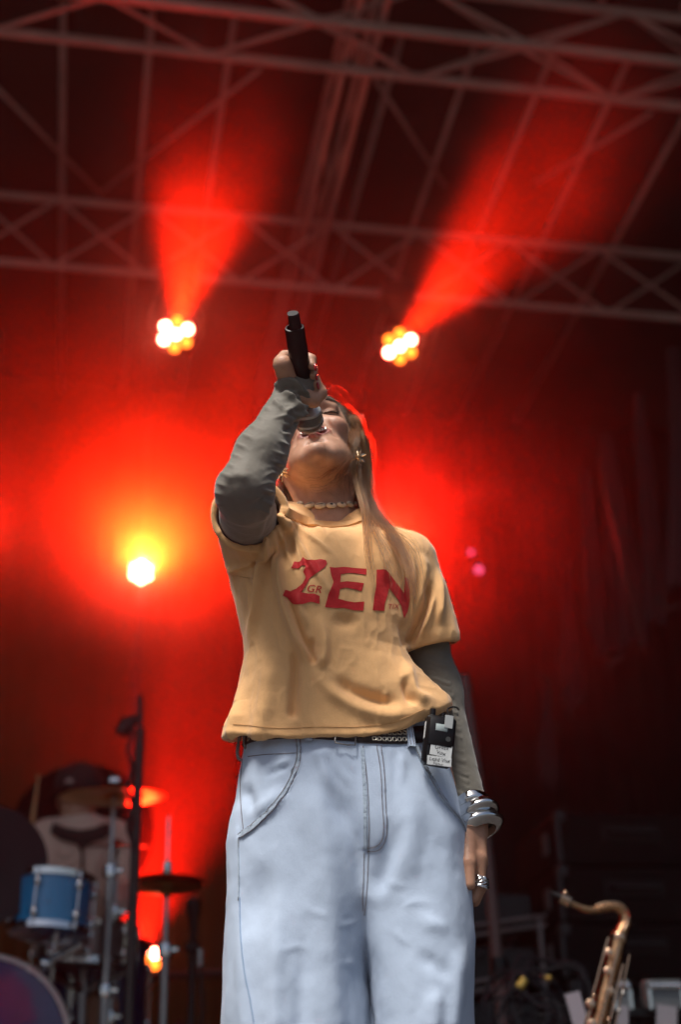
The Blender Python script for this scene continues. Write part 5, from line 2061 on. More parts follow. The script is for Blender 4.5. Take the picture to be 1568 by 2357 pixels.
TT = 2.75      # depth of the front of the kit
tc = PT(120, 2084, TT)
k1 = (PT(200, 2075, TT) - PT(28, 2075, TT)).length / 2
tom, tx, ty, ta = drum('tom_drum', 'bright blue rack tom with chrome hoops and lugs', tc, Vector((.05, .05, 1)), k1 * 1.06, .185, M['blue_shell'], 6)
# diamond badge on the tom
cd = (CAM - tc); cd.z = 0; cd.normalize()
sd_ = cd.cross(Vector((0, 0, 1)))
bo = tc + (cd * .93 - sd_ * -.36).normalized() * (k1 * .985)
bn = (bo - tc).normalized(); bx = Vector((0, 0, 1)).cross(bn)
part('badge', MB().add([bo + bx * .040 + bn * .002 + Vector((0, 0, -.01)), bo + Vector((0, 0, .020 - .01)) + bn * .003, bo - bx * .040 + bn * .002 + Vector((0, 0, -.01)), bo - Vector((0, 0, .020 + .01)) + bn * .003], [(0, 1, 2, 3)]), mat('dark_badge', (.06, .05, .045), .35, .5), tom)
# tom arm
part('mount', pipe([tc + Vector((.02, .0, -.09)), tc + Vector((.0, .05, -.24)), PT(85, 2250, TT + .05), Vector((*PT(85, 2250, TT + .05).xy, rz))], .012), M['chrome'], tom)
part('mount', pipe([PT(188, 2172, TT), PT(110, 2215, TT)], .014), M['chrome'], tom)
part('clamp', MB().ball(PT(105, 2218, TT), .026, 10, 8), M['chrome'], tom)
part('clamp', MB().ball(PT(78, 2258, TT), .028, 10, 8), M['chrome'], tom)
# snare behind
sc_ = PT(195, 2175, 3.15)
sn, *_ = drum('snare_drum', 'grey metal snare drum behind the blue tom', sc_, Vector((.03, -.06, 1)), .178, .14, mat('grey_shell', (.22, .20, .20), .3, .8, .2, 9), 8)
part('stand', pipe([sc_ + Vector((0, 0, -.08)), Vector((sc_.x, sc_.y, rz))], .014), M['steel'], sn)
for k in range(3):
    a = k * 2.09 + .4
    part('leg', pipe([Vector((sc_.x, sc_.y, rz + .22)), Vector((sc_.x + .25 * math.cos(a), sc_.y + .25 * math.sin(a), rz + .01))], .009), M['steel'], sn)
    part('arm', pipe([sc_ + Vector((0, 0, -.16)), sc_ + Vector((.18 * math.cos(a), .18 * math.sin(a), -.075))], .009), M['steel'], sn)
# bass drum
bc = PT(-62, 2425, TT - .05)
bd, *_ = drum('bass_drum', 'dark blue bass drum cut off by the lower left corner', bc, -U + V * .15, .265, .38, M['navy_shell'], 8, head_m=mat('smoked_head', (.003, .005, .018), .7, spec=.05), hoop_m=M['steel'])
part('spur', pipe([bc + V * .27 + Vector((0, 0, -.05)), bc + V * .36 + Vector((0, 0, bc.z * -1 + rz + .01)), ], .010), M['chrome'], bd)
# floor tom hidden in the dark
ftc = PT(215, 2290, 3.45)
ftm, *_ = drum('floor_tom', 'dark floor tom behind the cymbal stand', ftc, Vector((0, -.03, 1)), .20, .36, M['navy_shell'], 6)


def cymbal(parent, c, Rr, tilt, m, name='cymbal', dome=.018):
    n = Vector(tilt).normalized()
    pr = [(.006, dome + .012), (Rr * .10, dome + .011), (Rr * .20, dome * .75), (Rr * .24, dome * .62), (Rr * .6, dome * .33), (Rr * .98, 0), (Rr, -.001), (Rr * .98, -.003), (Rr * .6, dome * .33 - .003), (Rr * .2, dome * .7 - .003), (.006, dome + .008)]
    return part(name, MB().lathe(pr, c, n, 48, closed_ends=False), m, parent, 60)


def straight_stand(root, top, foot_z, r=.0125, tripod=True, px_off=None, m=None):
    m = m or M['steel']
    b = Vector((top.x, top.y, foot_z))
    h = (top - b).length
    part('pole', pipe([b + Vector((0, 0, .05)), b + Vector((0, 0, h * .45))], r * 1.35), m, root)
    part('pole', pipe([b + Vector((0, 0, h * .45)), b + Vector((0, 0, h * .78))], r * 1.1), m, root)
    part('pole', pipe([b + Vector((0, 0, h * .78)), top], r * .75), m, root)
    for f_ in (.45, .78):
        part('clamp', MB().lathe([(r * 2.1, -.022), (r * 2.2, 0), (r * 2.0, .02)], b + Vector((0, 0, h * f_)), Vector((0, 0, 1)), 14), M['chrome'], root)
        part('wing_nut', MB().box(b + Vector((.03, -.01, h * f_)), (.035, .008, .016), None, .003), M['chrome'], root)
    if tripod:
        for k in range(3):
            a = k * 2.09 + .6
            e = b + Vector((.30 * math.cos(a), .30 * math.sin(a), .012))
            lg = part('leg', pipe([b + Vector((0, 0, .42)), e], .010), m, root)
            part('foot', MB().ball(e, .02, 8, 6), M['black_plastic'], lg)
            part('strut', pipe([b + Vector((0, 0, .14)), b.lerp(e, .5) + Vector((0, 0, .20))], .006, 6), m, root)


# crash cymbal in front of the drummer, tilted so that the red lamps light its upper face
cc = PT(262, 1832, 2.95)
cr = thing('crash_cymbal', cc, 'large tilted crash cymbal on a chrome stand, right half glowing yellow', 'cymbal')
cR = (PT(386, 1832, 2.95) - PT(136, 1832, 2.95)).length / 2
glow_at = PT(335, 1832, 2.95)
hn_ = (CAM - glow_at).normalized() + (p6 - glow_at).normalized()
cymbal(cr, cc, cR, -hn_, M['cymbal'])
part('felt', MB().lathe([(.014, .02), (.015, .045)], cc, Vector((0, 0, 1)), 12), M['black_cloth'], cr)
part('wing_nut', MB().box(cc + Vector((0, 0, .06)), (.04, .012, .022), None, .004), M['chrome'], cr)
straight_stand(cr, cc, rz)
# small splash behind
c2_ = PT(270, 1946, 3.2)
sp = thing('splash_cymbal', c2_, 'small flat cymbal seen edge-on behind the crash stand', 'cymbal')
cymbal(sp, c2_, .125, Vector((.03, -.20, 1)), M['dark_cymbal'], dome=.012)
straight_stand(sp, c2_, rz, .010)
# hi-hat
hc_ = PT(384, 2036, 2.9)
hR = (PT(467, 2036, 2.9) - PT(300, 2036, 2.9)).length / 2
hh = thing('hi_hat', hc_, 'pair of hi-hat cymbals on a chrome stand right of the black pole', 'hi-hat')
cymbal(hh, hc_ + Vector((0, 0, .012)), hR, Vector((.0, .02, 1)), M['dark_cymbal'], 'top_cymbal')
cymbal(hh, hc_ - Vector((0, 0, .012)), hR, Vector((0, .02, -1)), M['cymbal'], 'bottom_cymbal')
part('rod', pipe([hc_, hc_ + Vector((0, 0, .24))], .004, 6), M['chrome'], hh)
part('clutch', MB().lathe([(.012, .03), (.017, .045), (.017, .075), (.010, .085)], hc_, Vector((0, 0, 1)), 12), M['chrome'], hh)
straight_stand(hh, hc_ - Vector((0, 0, .03)), rz, .0125)
# big dark cymbals at the left edge and behind the drummer
dl = PT(-45, 1985, 2.7)
rd = thing('ride_cymbal', dl, 'big dark ride cymbal hung nearly upright at the left edge', 'cymbal')
cymbal(rd, dl, .22, Vector((.25, -1.0, .25)), mat('rubber_cymbal', (.012, .010, .014), .6, spec=.2), dome=.03)
straight_stand(rd, dl + Vector((0, .06, 0)), rz, .0125)
dg = PT(190, 1915, 4.3)
gong = thing('dark_gong', dg, 'round dark disc standing behind the capped drummer', 'gong')
part('disc', MB().lathe([(.31, 0), (.32, .01), (.315, .03), (.26, .042), (.01, .05)], dg, -U + Vector((0, 0, .1)), 40), mat('dark_disc', (.004, .003, .004), 1.0, 0, .3, 6, spec=.05), gong)
part('stand', pipe([dg + U * .03, Vector((dg.x, dg.y, rz)) + U * .03], .02), M['black_metal'], gong)

# tall black microphone boom pole
bp0 = PT(297, 2330, 2.62); 
bt = PT(314, 1640, 2.62)
pole = thing('boom_stand', Vector((bp0.x, bp0.y, rz)), 'tall black boom stand with a hanging microphone, between drummer and hi-hat', 'stand')
xb = (Vector((bp0.x, bp0.y, rz)))
topb = Vector((bp0.x, bp0.y, bt.z - .06))
part('pole', pipe([xb, topb], .017), M['black_metal'], pole)
part('boom', pipe([topb, PT(322, 1600, 2.62)], .010), M['black_metal'], pole)
part('microphone', MB().tube([PT(278, 1690, 2.62), PT(292, 1665, 2.62), PT(318, 1650, 2.62)], [.026, .030, .014], 10), M['black_plastic'], pole)
part('cable', pipe([PT(300 + 6 * math.sin(i), 1660 + i * 14, 2.60) for i in range(22)], .008, 6), M['black_plastic'], pole)
for k in range(3):
    a = k * 2.09
    part('leg', pipe([xb + Vector((0, 0, .2)), xb + Vector((.3 * math.cos(a), .3 * math.sin(a), .01))], .010), M['black_metal'], pole)

# short microphone stand
m0 = PT(445, 2090, 3.2)
ms = thing('microphone_stand', Vector((m0.x, m0.y, 0)), 'short black microphone stand right of the hi-hat', 'stand')
part('pole', pipe([Vector((m0.x, m0.y, .0)), m0 - Vector((0, 0, .08))], .013), M['black_metal'], ms)
part('microphone', MB().tube([m0 + Vector((0, 0, .045)), m0 + Vector((0, 0, .03)), m0 + Vector((0, 0, -.01)), m0 - Vector((0, 0, .04)), m0 - Vector((0, 0, .12))], [.012, .027, .027, .018, .013], 12), M['black_plastic'], ms)
part('clip', MB().box(m0 - Vector((0, 0, .14)), (.05, .06, .04), None, .006), M['black_plastic'], ms)
part('plug', pipe([m0 + Vector((.03, -.02, -.15)), m0 + Vector((.03, -.02, -.21))], .011), M['steel'], ms)
part('cable', pipe([tuple(p) for p in smooth_line([tuple(m0 + Vector((.03, -.02, -.2))), tuple(m0 + Vector((.04, -.02, -.4))), tuple(m0 + Vector((-.03, -.03, -.6))), tuple(m0 + Vector((.03, .0, -.95)))], 6)], .007, 6), M['black_plastic'], ms)
part('knob', MB().ball(m0 - Vector((.04, 0, .42)), .03, 8, 6), M['black_plastic'], ms)
for k in range(3):
    a = k * 2.09 + .9
    part('leg', pipe([Vector((m0.x, m0.y, .16)), Vector((m0.x + .3 * math.cos(a), m0.y + .3 * math.sin(a), .012))], .012), M['black_metal'], ms)
# horizontal rail at the back
ra, rb_ = PT(330, 2235, 4.6), PT(620, 2235, 4.6)
rail = thing('guard_rail', Vector((ra.x, ra.y, 0)), 'dim horizontal pipe rail behind the microphone stand', 'rail')
part('rail', pipe([Vector((ra.x - 1.6, ra.y + .3, ra.z)), Vector((rb_.x + .3, rb_.y - .05, ra.z))], .020), M['black_metal'], rail)
for f_ in (-1.5, -.2, .9):
    q = Vector((ra.x + f_, ra.y - f_ * .19, ra.z))
    part('post', pipe([Vector((q.x, q.y, 0)), q], .020), M['black_metal'], rail)

# ---------------------------------------------------------------- the drummer
dh = PT(176, 1815, 3.62)         # head
dpx = .0012 * 1.3


def drummer_pt(px, py, t): return np.array(PT(px, py, t))


D_T = 3.62
hd = drummer_pt(180, 1835, D_T)
sh0, sh1 = drummer_pt(110, 1925, D_T), drummer_pt(262, 1925, D_T)
ch_ = (sh0 + sh1) / 2 + np.array([0, .0, -.05])
hipd = np.array([ch_[0], ch_[1] + .03, rz + .52])
el0 = drummer_pt(72, 2040, D_T - .15); hn0 = drummer_pt(62, 1945, D_T - .32)
el1 = drummer_pt(290, 2040, D_T - .08); hn1 = drummer_pt(262, 2095, D_T - .34)


def drummer_sdf(X):
    f = ell(X, hd, (.075, .092, .108))
    f = smin(f, ell(X, hd + np.array([.0, -.045, -.055]), (.052, .050, .058)), .03)
    f = smin(f, rc(X, hd + np.array([0, -.085, -.010]), hd + np.array([0, -.108, -.035]), .012, .014), .012)
    for s in (-1, 1): f = smin(f, ell(X, hd + np.array([s * .078, .01, -.01]), (.01, .02, .03)), .006)
    f = smin(f, rc(X, hd + np.array([0, .02, -.07]), ch_ + np.array([0, .02, .06]), .052, .06), .03)
    f = smin(f, rc(X, sh0 + np.array([.05, 0, -.04]), sh1 + np.array([-.05, 0, -.04]), .06, .06), .04)
    f = smin(f, rc(X, ch_, hipd, .13, .12), .06)
    for a, b, c in ((sh0, el0, hn0), (sh1, el1, hn1)):
        f = smin(f, rc(X, a, b, .05, .038), .02)
        f = smin(f, rc(X, b, c, .038, .027), .01)
        f = smin(f, ell(X, c + (c - b) / np.linalg.norm(c - b) * .045, (.038, .035, .045)), .012)
    for s in (-1, 1):
        k = hipd + np.array([s * .17, -.36, .02])
        f = smin(f, rc(X, hipd + np.array([s * .09, 0, -.03]), k, .085, .06), .03)
        f = smin(f, rc(X, k, np.array([k[0], k[1] + .02, rz + .08]), .055, .04), .02)
        f = smin(f, rc(X, np.array([k[0], k[1] + .02, rz + .05]), np.array([k[0], k[1] - .15, rz + .035]), .042, .035), .02)
    return f


mn = np.minimum.reduce([hd - .2, hn0 - .1, el0 - .1, hipd + np.array([-.35, -.6, -.6])]); mx_ = np.maximum.reduce([hd + .2, el1 + .12, hn1 + .1, hipd + .3])
mn[2] = rz
dv, df = surface_nets(drummer_sdf, mn, mx_, .012)
drummer = np_obj('person', dv, df, M['skin'], None, {'tint': np.tile(SKIN * .9, (len(dv), 1))})
tag(drummer, 'drummer in a dark cap and beige zip jacket behind the blue tom', 'person')


def jacket_sdf(X):
    f = rc(X, sh0 + np.array([.05, 0, -.045]), sh1 + np.array([-.05, 0, -.045]), .082, .082)
    f = smin(f, rc(X, ch_ - np.array([0, 0, .02]), hipd, .165, .16), .06)
    for a, b, c in ((sh0, el0, hn0), (sh1, el1, hn1)):
        f = smin(f, rc(X, a, b, .072, .058), .03)
        f = smin(f, rc(X, b, b + (c - b) * .92, .058, .044), .02)
    f = smax(f, -rc(X, hd + np.array([0, .01, -.10]), hd + np.array([0, -.01, .1]), .075, .10), .01)
    return smax(f, hipd[2] - .08 - X[:, 2], .01)


jv, jf = surface_nets(jacket_sdf, mn, mx_, .011)
jn = normals(jacket_sdf, jv, .006)
jv = folds(jv, jn, [(((120, 1985), (150, 1995), (190, 1965)), 7, 7, .012, .2, .3), (((110, 2030), (150, 2040), (195, 2020)), 8, 8, .014, .2, .3), (((130, 1950), (150, 1970), (185, 1940)), 5, 5, .008, .2, .3),
                        (((185, 1935), (190, 2000), (190, 2090)), 2.5, 2.5, -.006, .1, .1), (((230, 1960), (215, 2010), (220, 2060)), 8, 8, .010, .3, .3), (((110, 2070), (150, 2080), (180, 2060)), 7, 7, .010, .3, .3)], True, 1.0)
jacket = np_obj('jacket', jv, jf, cloth_mat('beige_fleece', (.66, .48, .39), .95, 300, .4, .3, (12, 12, 12), .1, .3), drummer)
DB = bvh_of(jv, jf)
part('collar', decal(DB, [(126, 1896), (118, 1918), (140, 1934), (170, 1942), (189, 1958), (208, 1942), (238, 1932), (256, 1916), (242, 1896), (216, 1908), (186, 1913), (154, 1908)], .012, 6), mat('dark_fleece', (.022, .016, .015), .95), jacket)
part('zip', ribbon(DB, [(187, 1940), (191, 2000), (190, 2080)], .012, .002, .004, 3), M['black_plastic'], jacket)
# cap, glasses shade and logo patch
cap = MB()
up_ = Vector((0, -.25, 1)).normalized()
cap.lathe([(.098, -.012), (.100, .02), (.094, .055), (.075, .090), (.04, .112), (.002, .118)], Vector(hd) + Vector((0, .005, .028)), up_, 28)
capo = part('cap', cap, mat('black_cap', (.016, .013, .015), .9, 0, .2, 40), drummer, 60)
br = []
bf2 = []
for j in range(5):
    for i in range(13):
        a = -1.1 + 2.2 * i / 12
        r = .095 + .075 * j / 4 * math.cos(a * .8)
        br.append(Vector(hd) + Vector((r * math.sin(a), -r * math.cos(a), .018 - .02 * (j / 4) - .012 * (math.sin(a)) ** 2)))
nb_ = len(br)
br += [p - Vector((0, 0, .005)) for p in br]
for j in range(4):
    for i in range(12):
        a = j * 13 + i
        bf2 += [(a, a + 1, a + 14, a + 13), (nb_ + a, nb_ + a + 13, nb_ + a + 14, nb_ + a + 1)]
part('peak', MB().add(br, bf2), mat('black_cap', (.016, .013, .015), .9), capo)
lg_ = PT(158, 1796, D_T - .13)
part('patch', MB().add([PT(148, 1800, D_T - .105), PT(153, 1793, D_T - .108), PT(161, 1790, D_T - .108), PT(168, 1795, D_T - .106), PT(170, 1801, D_T - .104)], [(0, 1, 2, 3, 4)]), mat('pale_patch', (.42, .36, .34), .7), capo)
# drum stick and wrist band
stk = thing('drumstick', hn0, 'wooden drumstick raised upright in the drummer\'s fist', 'drumstick')
part('shaft', MB().tube([PT(66, 1985, D_T - .34), PT(76, 1880, D_T - .36), PT(88, 1790, D_T - .38)], [.009, .009, .0045], 8), mat('hickory', (.50, .27, .12), .5, 0, .2, 30), stk)
part('tip', MB().ball(PT(88.5, 1785, D_T - .38), (.006, .006, .010), 8, 6), mat('hickory', (.50, .27, .12), .5), stk)
part('wristband', MB().lathe([(.036, -.018), (.040, -.010), (.040, .010), (.036, .018)], Vector(hn0 - (hn0 - el0) * .10), Vector(hn0 - el0), 14), mat('black_band', (.012, .011, .012), .8), drummer)

# drum throne
th_ = thing('drum_stool', Vector((hipd[0], hipd[1], rz)), 'round black stool under the drummer', 'stool')
part('seat', MB().lathe([(.14, 0), (.17, .02), (.17, .07), (.15, .085)], Vector((hipd[0], hipd[1], rz + .32)), Vector((0, 0, 1)), 24), M['leather'], th_)
part('pole', pipe([Vector((hipd[0], hipd[1], rz)), Vector((hipd[0], hipd[1], rz + .33))], .02), M['steel'], th_)

# ---------------------------------------------------------------- right side: saxophone
SX = 1.35
sax_m = mat('old_brass', (.62, .36, .18), .24, 1.0, .45, 14, .1, 80, dirt=(.14, .07, .045))
key_m = mat('brass_keys', (.62, .42, .28), .2, 1.0, .3, 40)
s_top = PT(1408, 2150, SX)
sax = thing('saxophone', Vector((PT(1340, 2420, SX).x, PT(1340, 2420, SX).y, 0)), 'old brass tenor saxophone leaning on its stand by the flight cases', 'saxophone')
NK = smooth_line([tuple(PT(x, y, SX)) for x, y in ((1311, 2075), (1335, 2087), (1365, 2094), (1395, 2088), (1420, 2087), (1437, 2100), (1440, 2122), (1432, 2142), (1424, 2160))], 8)
part('neck', MB().tube([tuple(p) for p in NK], [.0075 + .0105 * (i / (len(NK) - 1)) for i in range(len(NK))], 16), sax_m, sax)
part('octave_key', pipe([tuple(p) for p in smooth_line([tuple(PT(x, y, SX - .02)) for x, y in ((1372, 2083), (1400, 2076), (1428, 2078), (1445, 2095), (1447, 2118), (1436, 2140))], 6)], .0028, 6), key_m, sax)
part('neck_ring', MB().lathe([(.021, -.008), (.023, 0), (.021, .008)], PT(1425, 2159, SX), PT(1425, 2159, SX) - PT(1413, 2215, SX), 18), key_m, sax)
MPc = smooth_line([tuple(PT(x, y, SX)) for x, y in ((1268, 2052), (1280, 2060), (1296, 2068), (1314, 2077))], 5)
part('mouthpiece', MB().tube([tuple(p) for p in MPc], [.003 + .011 * min(1, i / (len(MPc) - 1) * 1.3) for i in range(len(MPc))], 14), M['black_plastic'], sax)
part('ligature', MB().lathe([(.0145, -.013), (.0155, 0), (.0150, .013)], PT(1300, 2070, SX), PT(1314, 2077, SX) - PT(1296, 2068, SX), 16), key_m, sax)
part('screw', MB().ball(PT(1302, 2054, SX), .006, 8, 6), key_m, sax)
b0, b1 = PT(1425, 2160, SX), PT(1312, 2620, SX)
part('body', MB().tube([b0, b0.lerp(b1, .3), b0.lerp(b1, .7), b1], [.0185, .0215, .028, .034], 20), sax_m, sax)
bow = [b1, b1 + Vector((-.005, .03, -.05)), b1 + Vector((.0, .08, -.07)), b1 + Vector((.0, .13, -.05)), b1 + Vector((.0, .16, .06)), b1 + Vector((.0, .18, .18))]
part('bell', MB().tube([tuple(p) for p in smooth_line([tuple(p) for p in bow], 5)], [.034 + .045 * (i / 25) ** 2 for i in range(26)], 20), sax_m, sax)
axs = (b1 - b0).normalized()
cx_, cy_, _ = frame_of(axs)
tow = (CAM - b0); tow -= axs * tow.dot(axs); tow.normalize()
sid = axs.cross(tow)
if sid.x < 0: sid = -sid
for (s0, s1, o_s, o_t, r_) in ((.02, .62, -.026, .020, .0034), (.05, .95, .004, .034, .0034), (.12, .98, .024, .026, .0034), (.30, .98, -.024, .028, .0030), (.06, .5, .034, .008, .0028)):
    part('key_rod', pipe([b0 + axs * (s0 * .55) + sid * o_s + tow * o_t, b0 + axs * (s1 * .55) + sid * (o_s * 1.25) + tow * (o_t * 1.25)], r_, 8), key_m, sax)
rk = random.Random(3)
for i in range(22):
    s = .05 + i * .0225
    o = b0 + axs * s + sid * rk.uniform(-.030, .032) + tow * (.030 + .012 * s)
    if i % 2 == 0:
        part('key_cup', MB().lathe([(.0095 + .008 * s, 0), (.010 + .008 * s, .004), (.005, .006)], o, tow, 14), key_m, sax)
    else:
        part('key_post', MB().ball(o, .0055, 8, 6), key_m, sax)
for i in range(5):
    s = .03 + i * .045
    part('pearl', MB().lathe([(.007, 0), (.006, .004)], b0 + axs * (s + .1) + sid * (.040) + tow * .012, sid + tow * .5, 10), mat('pearl', (.55, .52, .48), .2), sax)
sst = thing('saxophone_stand', Vector((b1.x, b1.y, 0)), 'black folding stand under the saxophone', 'stand')
for k in range(3):
    a = k * 2.09 + .3
    part('leg', pipe([b1 + Vector((0, .03, -.12)), Vector((b1.x + .22 * math.cos(a), b1.y + .22 * math.sin(a), .01))], .010), M['black_metal'], sst)
part('upright', pipe([b1 + Vector((0, .045, -.14)), b0.lerp(b1, .45) + Vector((0, .05, 0))], .010), M['black_metal'], sst)

# ---------------------------------------------------------------- flight cases
FC = 3.3
case_m = mat('black_case', (.005, .004, .004), .8, 0, .35, 5, .1, 120, spec=.12)
cl = PT(1292, 2100, FC); cright = PT(1640, 2100, FC)
cw = (cright - cl).length
zs = [PT(1430, y, FC).z for y in (2356, 2255, 2125, 1992, 1868)]
names_c = ['lowest black flight case in the stack behind the saxophone', 'second black flight case from the bottom of the stack', 'third black flight case up, red light on its left corner', 'topmost black flight case of the stack']
zlow = 0.0
lv = [0.0, 0.30, 0.30 + (zs[2] - .30) * 0 + max(.32, zs[1] - .0)] 
edges_ = [0.004, zs[1] - .22, zs[1], zs[2], zs[3], zs[4]]
edges_ = sorted(edges_)
names_c.insert(1, 'black flight case under the handle slots, second from the floor')
names_c[2] = 'middle black flight case of the stack, level with the saxophone neck'
cen_s = (cl.dot(V) + cright.dot(V)) / 2
for i in range(len(edges_) - 1):
    z0, z1 = edges_[i] + .003, edges_[i + 1] - .003
    if z1 - z0 < .05: continue
    c0 = ST(cen_s + .012 * math.sin(i * 2.1), FC + .30, (z0 + z1) / 2)
    fc = thing('flight_case', ST(cen_s, FC + .30, z0), names_c[i], 'flight case', 'stack of black flight cases')
    part('box', MB().box(c0, (cw, .60, z1 - z0), RT, .012), case_m, fc, 40)
    w_h = .26
    hcx = c0 - U * .301 + Vector((0, 0, .02))
    slot = MB()
    slot.box(hcx + U * .004, (w_h, .012, .075), RT, .02)
    part('handle_recess', slot, mat('recess', (.004, .004, .004), .9), fc)
    part('handle', MB().tube([hcx - V * .10 - U * .012, hcx - V * .095 - U * .03, hcx + V * .095 - U * .03, hcx + V * .10 - U * .012], .009, 8), M['black_plastic'], fc)
    for s in (-1, 1):
        part('corner', MB().box(c0 + V * (s * (cw / 2 - .02)) - U * .29 + Vector((0, 0, (z1 - z0) / 2 - .02)), (.05, .04, .05), RT, .008), M['black_metal'], fc)
        part('edge_strip', MB().box(c0 + V * (s * (cw / 2 - .008)) - U * .296, (.022, .014, z1 - z0 - .02), RT, .003), M['black_metal'], fc)
    # side handle that catches the red light
    part('side_handle', MB().box(c0 - V * (cw / 2 + .006) - U * .17 + Vector((0, 0, .0)), (.016, .06, .09), RT, .006), mat('grey_handle', (.10, .09, .09), .4, .3), fc)

# open rack of cables left of the cases
rk0 = ST(cl.dot(V) - .22, FC + .35, 0)
rack = thing('equipment_rack', rk0, 'open metal rack with slanting shelves lit red, left of the flight cases', 'rack')
for sx_ in (-.17, .17):
    for ty_ in (-.22, .22):
        part('upright', pipe([rk0 + V * sx_ + U * ty_, rk0 + V * sx_ + U * ty_ + Vector((0, 0, 1.35))], .012, 6), mat('rack_metal', (.16, .13, .13), .4, .4), rack)
for i in range(6):
    z = .25 + i * .21
    for d_ in (0, .035):
        part('shelf_bar', pipe([rk0 - V * .20 - U * .24 + Vector((0, 0, z + d_ - .03)), rk0 + V * .20 - U * .22 + Vector((0, 0, z + d_ + .03))], .009, 6), mat('rack_metal', (.22, .18, .18), .35, .4), rack)
    part('unit', MB().box(rk0 + Vector((0, 0, z + .09)), (.30, .40, .13), RT, .006), M['black_plastic'], rack)
# bundle of cables
cb = thing('cable_coil', PT(1215, 2300, 2.2), 'messy coil of black cables on the floor right of the singer', 'cable')
rc_ = random.Random(8)
for i in range(9):
    o = PT(1215 + rc_.uniform(-25, 60), 2310 + rc_.uniform(-70, 50), 2.3 + rc_.uniform(-.1, .2))
    R1 = rc_.uniform(.06, .13); t1 = rc_.uniform(-.5, .5); t2 = rc_.uniform(-.6, .6)
    part('loop', pipe([o + Vector((R1 * math.cos(a), .4 * R1 * math.sin(a + t1), R1 * math.sin(a) * .9 + .02 * math.sin(3 * a + i))) for a in [k * .3307 for k in range(20)]], .006, 6), mat('cable_rubber', (.006, .006, .010), .6, spec=.15), cb)
part('plug', pipe([PT(1195, 2272, 2.15), PT(1208, 2252, 2.15)], .012, 8), mat('yellow_plug', (.42, .28, .04), .4), cb)
part('tie', MB().ball(PT(1262, 2250, 2.2), (.012, .010, .008), 8, 6), mat('yellow_tie', (.45, .28, .05), .5), cb)

# upright pole, its pinkish reflection painted into the base colour
pa, pb_ = PT(1132, 1960, 3.0), PT(1172, 2356, 3.0)
pl = thing('pipe_stand', Vector((pb_.x, pb_.y, 0)), 'thin upright pipe lit dull pink just right of the singer\'s hand', 'stand')
part('pole', pipe([Vector((pb_.x - .0, pb_.y, 0.02)), Vector((pb_.x - .035, pb_.y, pa.z)), Vector((pb_.x - .08, pb_.y, pa.z + .7))], .022), mat('pipe_pink_reflection', (.13, .075, .07), .5, .2), pl)
part('collar', MB().lathe([(.032, -.04), (.034, 0), (.032, .04)], Vector((pb_.x - .02, pb_.y, pa.z * .72)), Vector((0, 0, 1)), 14), M['black_plastic'], pl)
part('base', MB().lathe([(.20, 0), (.20, .012), (.03, .03)], Vector((pb_.x, pb_.y, .004)), Vector((0, 0, 1)), 24), M['black_metal'], pl)
# sagging cable between the singer and the pipe
tag(pipe([tuple(p) for p in smooth_line([tuple(PT(1060, 2215, 3.4)), tuple(PT(1100, 2205, 3.4)), tuple(PT(1150, 2180, 3.35)), tuple(PT(1185, 2160, 3.3))], 8)], .008, 6).build('cable', M['black_plastic']), 'dark cable sagging from behind the singer to the rack', 'cable')

# pedals / small boxes with tape on a case in front
for (px, lab) in ((1425, 'smaller silver connector box with white tape, just right of the saxophone body'), (1525, 'larger silver connector box with white tape in the lower right corner')):
    o = PT(px, 2290, 2.1)
    w = .062 if px < 1500 else .115
    bx_ = thing('connector_box', o, lab, 'box', 'silver connector boxes')
    part('case', MB().box(o, (w, .06, .085), RT, .006), mat('silver_box', (.16, .17, .18), .4, .5, .3, 40), bx_)
    part('tape', MB().box(o - U * .034 + Vector((0, 0, -.075)) - V * .01, (w * .55, .003, .085), RT @ Matrix.Rotation(.15, 3, 'Y')), mat('white_gaffer', (.26, .24, .27), .8), bx_)
    for i in range(3 if px < 1500 else 6):
        part('jack', MB().lathe([(.0085, 0), (.0085, .012), (.005, .014)], o - U * .030 + V * ((i - (1 if px < 1500 else 2.5)) * .0175) + Vector((0, 0, .022)), -U, 10), M['chrome'], bx_)
    for s in (-1, 1):
        part('bracket', MB().box(o + V * (s * (w / 2 - .006)) - U * .032 + Vector((0, 0, -.015)), (.012, .006, .06), RT, .002), M['chrome'], bx_)
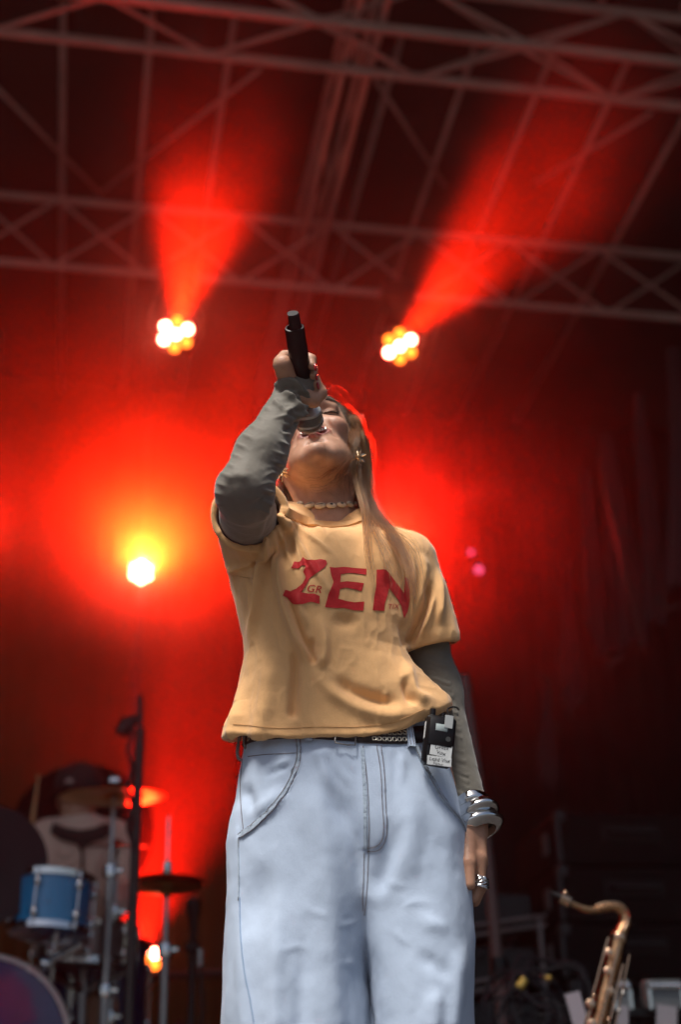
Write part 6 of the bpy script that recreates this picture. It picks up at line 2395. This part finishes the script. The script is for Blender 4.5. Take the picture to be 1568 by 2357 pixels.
    # shelf they stand on
shelf_o = PT(1500, 2345, 2.2)
tb = thing('keyboard_table', ST(shelf_o.dot(V) + .1, 2.35, 0), 'black table edge under the connector boxes at the lower right', 'table')
part('top', MB().box(ST(shelf_o.dot(V) + .18, 2.35, PT(1500, 2318, 2.1).z - .012), (.62, .5, .03), RT, .004), M['black_plastic'], tb)
for sx_ in (-.26, .26):
    for ty_ in (-.2, .2):
        part('leg', pipe([ST(shelf_o.dot(V) + .18 + sx_, 2.35 + ty_, .0), ST(shelf_o.dot(V) + .18 + sx_, 2.35 + ty_, PT(1500, 2318, 2.1).z - .03)], .014, 8), M['black_metal'], tb)
wt = PT(1330, 2330, 1.8)
tag(MB().box(wt, (.045, .002, .11), RT @ Matrix.Rotation(-.2, 3, 'Y')).build('paper_tag', mat('white_gaffer', (.28, .25, .29), .8), smooth=False), 'white paper tag hanging left of the saxophone body', 'tag')

# sheer scrim strips hanging by the right wing
scrim = mat('grey_scrim', (.050, .034, .036), .95, 0, .3, 30, .5, 60, spec=.1)
for i, (xa, ya, xb2, yb, w, t, lb) in enumerate(((1345, 1080, 1395, 1500, .085, 4.5, 'pale scrim strip hanging nearest the singer on the right'), (1400, 1000, 1455, 1480, .10, 4.3, 'second scrim strip from the singer, widest of the row'),
                                             (1470, 900, 1510, 1430, .07, 4.0, 'third scrim strip, towards the right edge'), (1550, 800, 1570, 1350, .08, 3.8, 'scrim strip cut by the right edge of the view'),
                                             (1255, 1560, 1265, 1800, .06, 4.8, 'short scrim strip low beside the singer\'s elbow'), (1300, 1300, 1320, 1620, .07, 4.9, 'narrow scrim strip left of the wide one'))):
    a, b = PT(xa, ya, t), PT(xb2, yb, t)
    vv, ff = [], []
    for j in range(21):
        p = a.lerp(b, j / 20)
        for k in range(9):
            u = k / 8 - .5
            vv.append(p + V * (u * w * 2 * (.35 + .65 * j / 20)) + U * (.02 * math.sin(u * 14 + j * .25 + i)) + Vector((0, 0, (.03 * math.sin(u * 9 + i) if j == 20 else 0))))
    for j in range(20):
        for k in range(8):
            q = j * 9 + k
            ff.append((q, q + 1, q + 10, q + 9))
    tag(mesh_obj('scrim_strip', vv, ff, scrim), lb, 'scrim', 'scrim strips in the right wing')
# drooping guy lines near the wing
for (p, q, lb) in (((1375, 1050), (1478, 1490), 'thin brown guy line running down the right wing'), ((1395, 1535), (1440, 1505), 'short pale strut end in the right wing'), ((1530, 1405), (1580, 1385), 'short pale strut end at the right edge')):
    tag(pipe([PT(*p, 3.9), PT(*q, 3.9)], .010, 6).build('guy_line', mat('dim_line', (.045, .028, .024), .6)), lb, 'line')
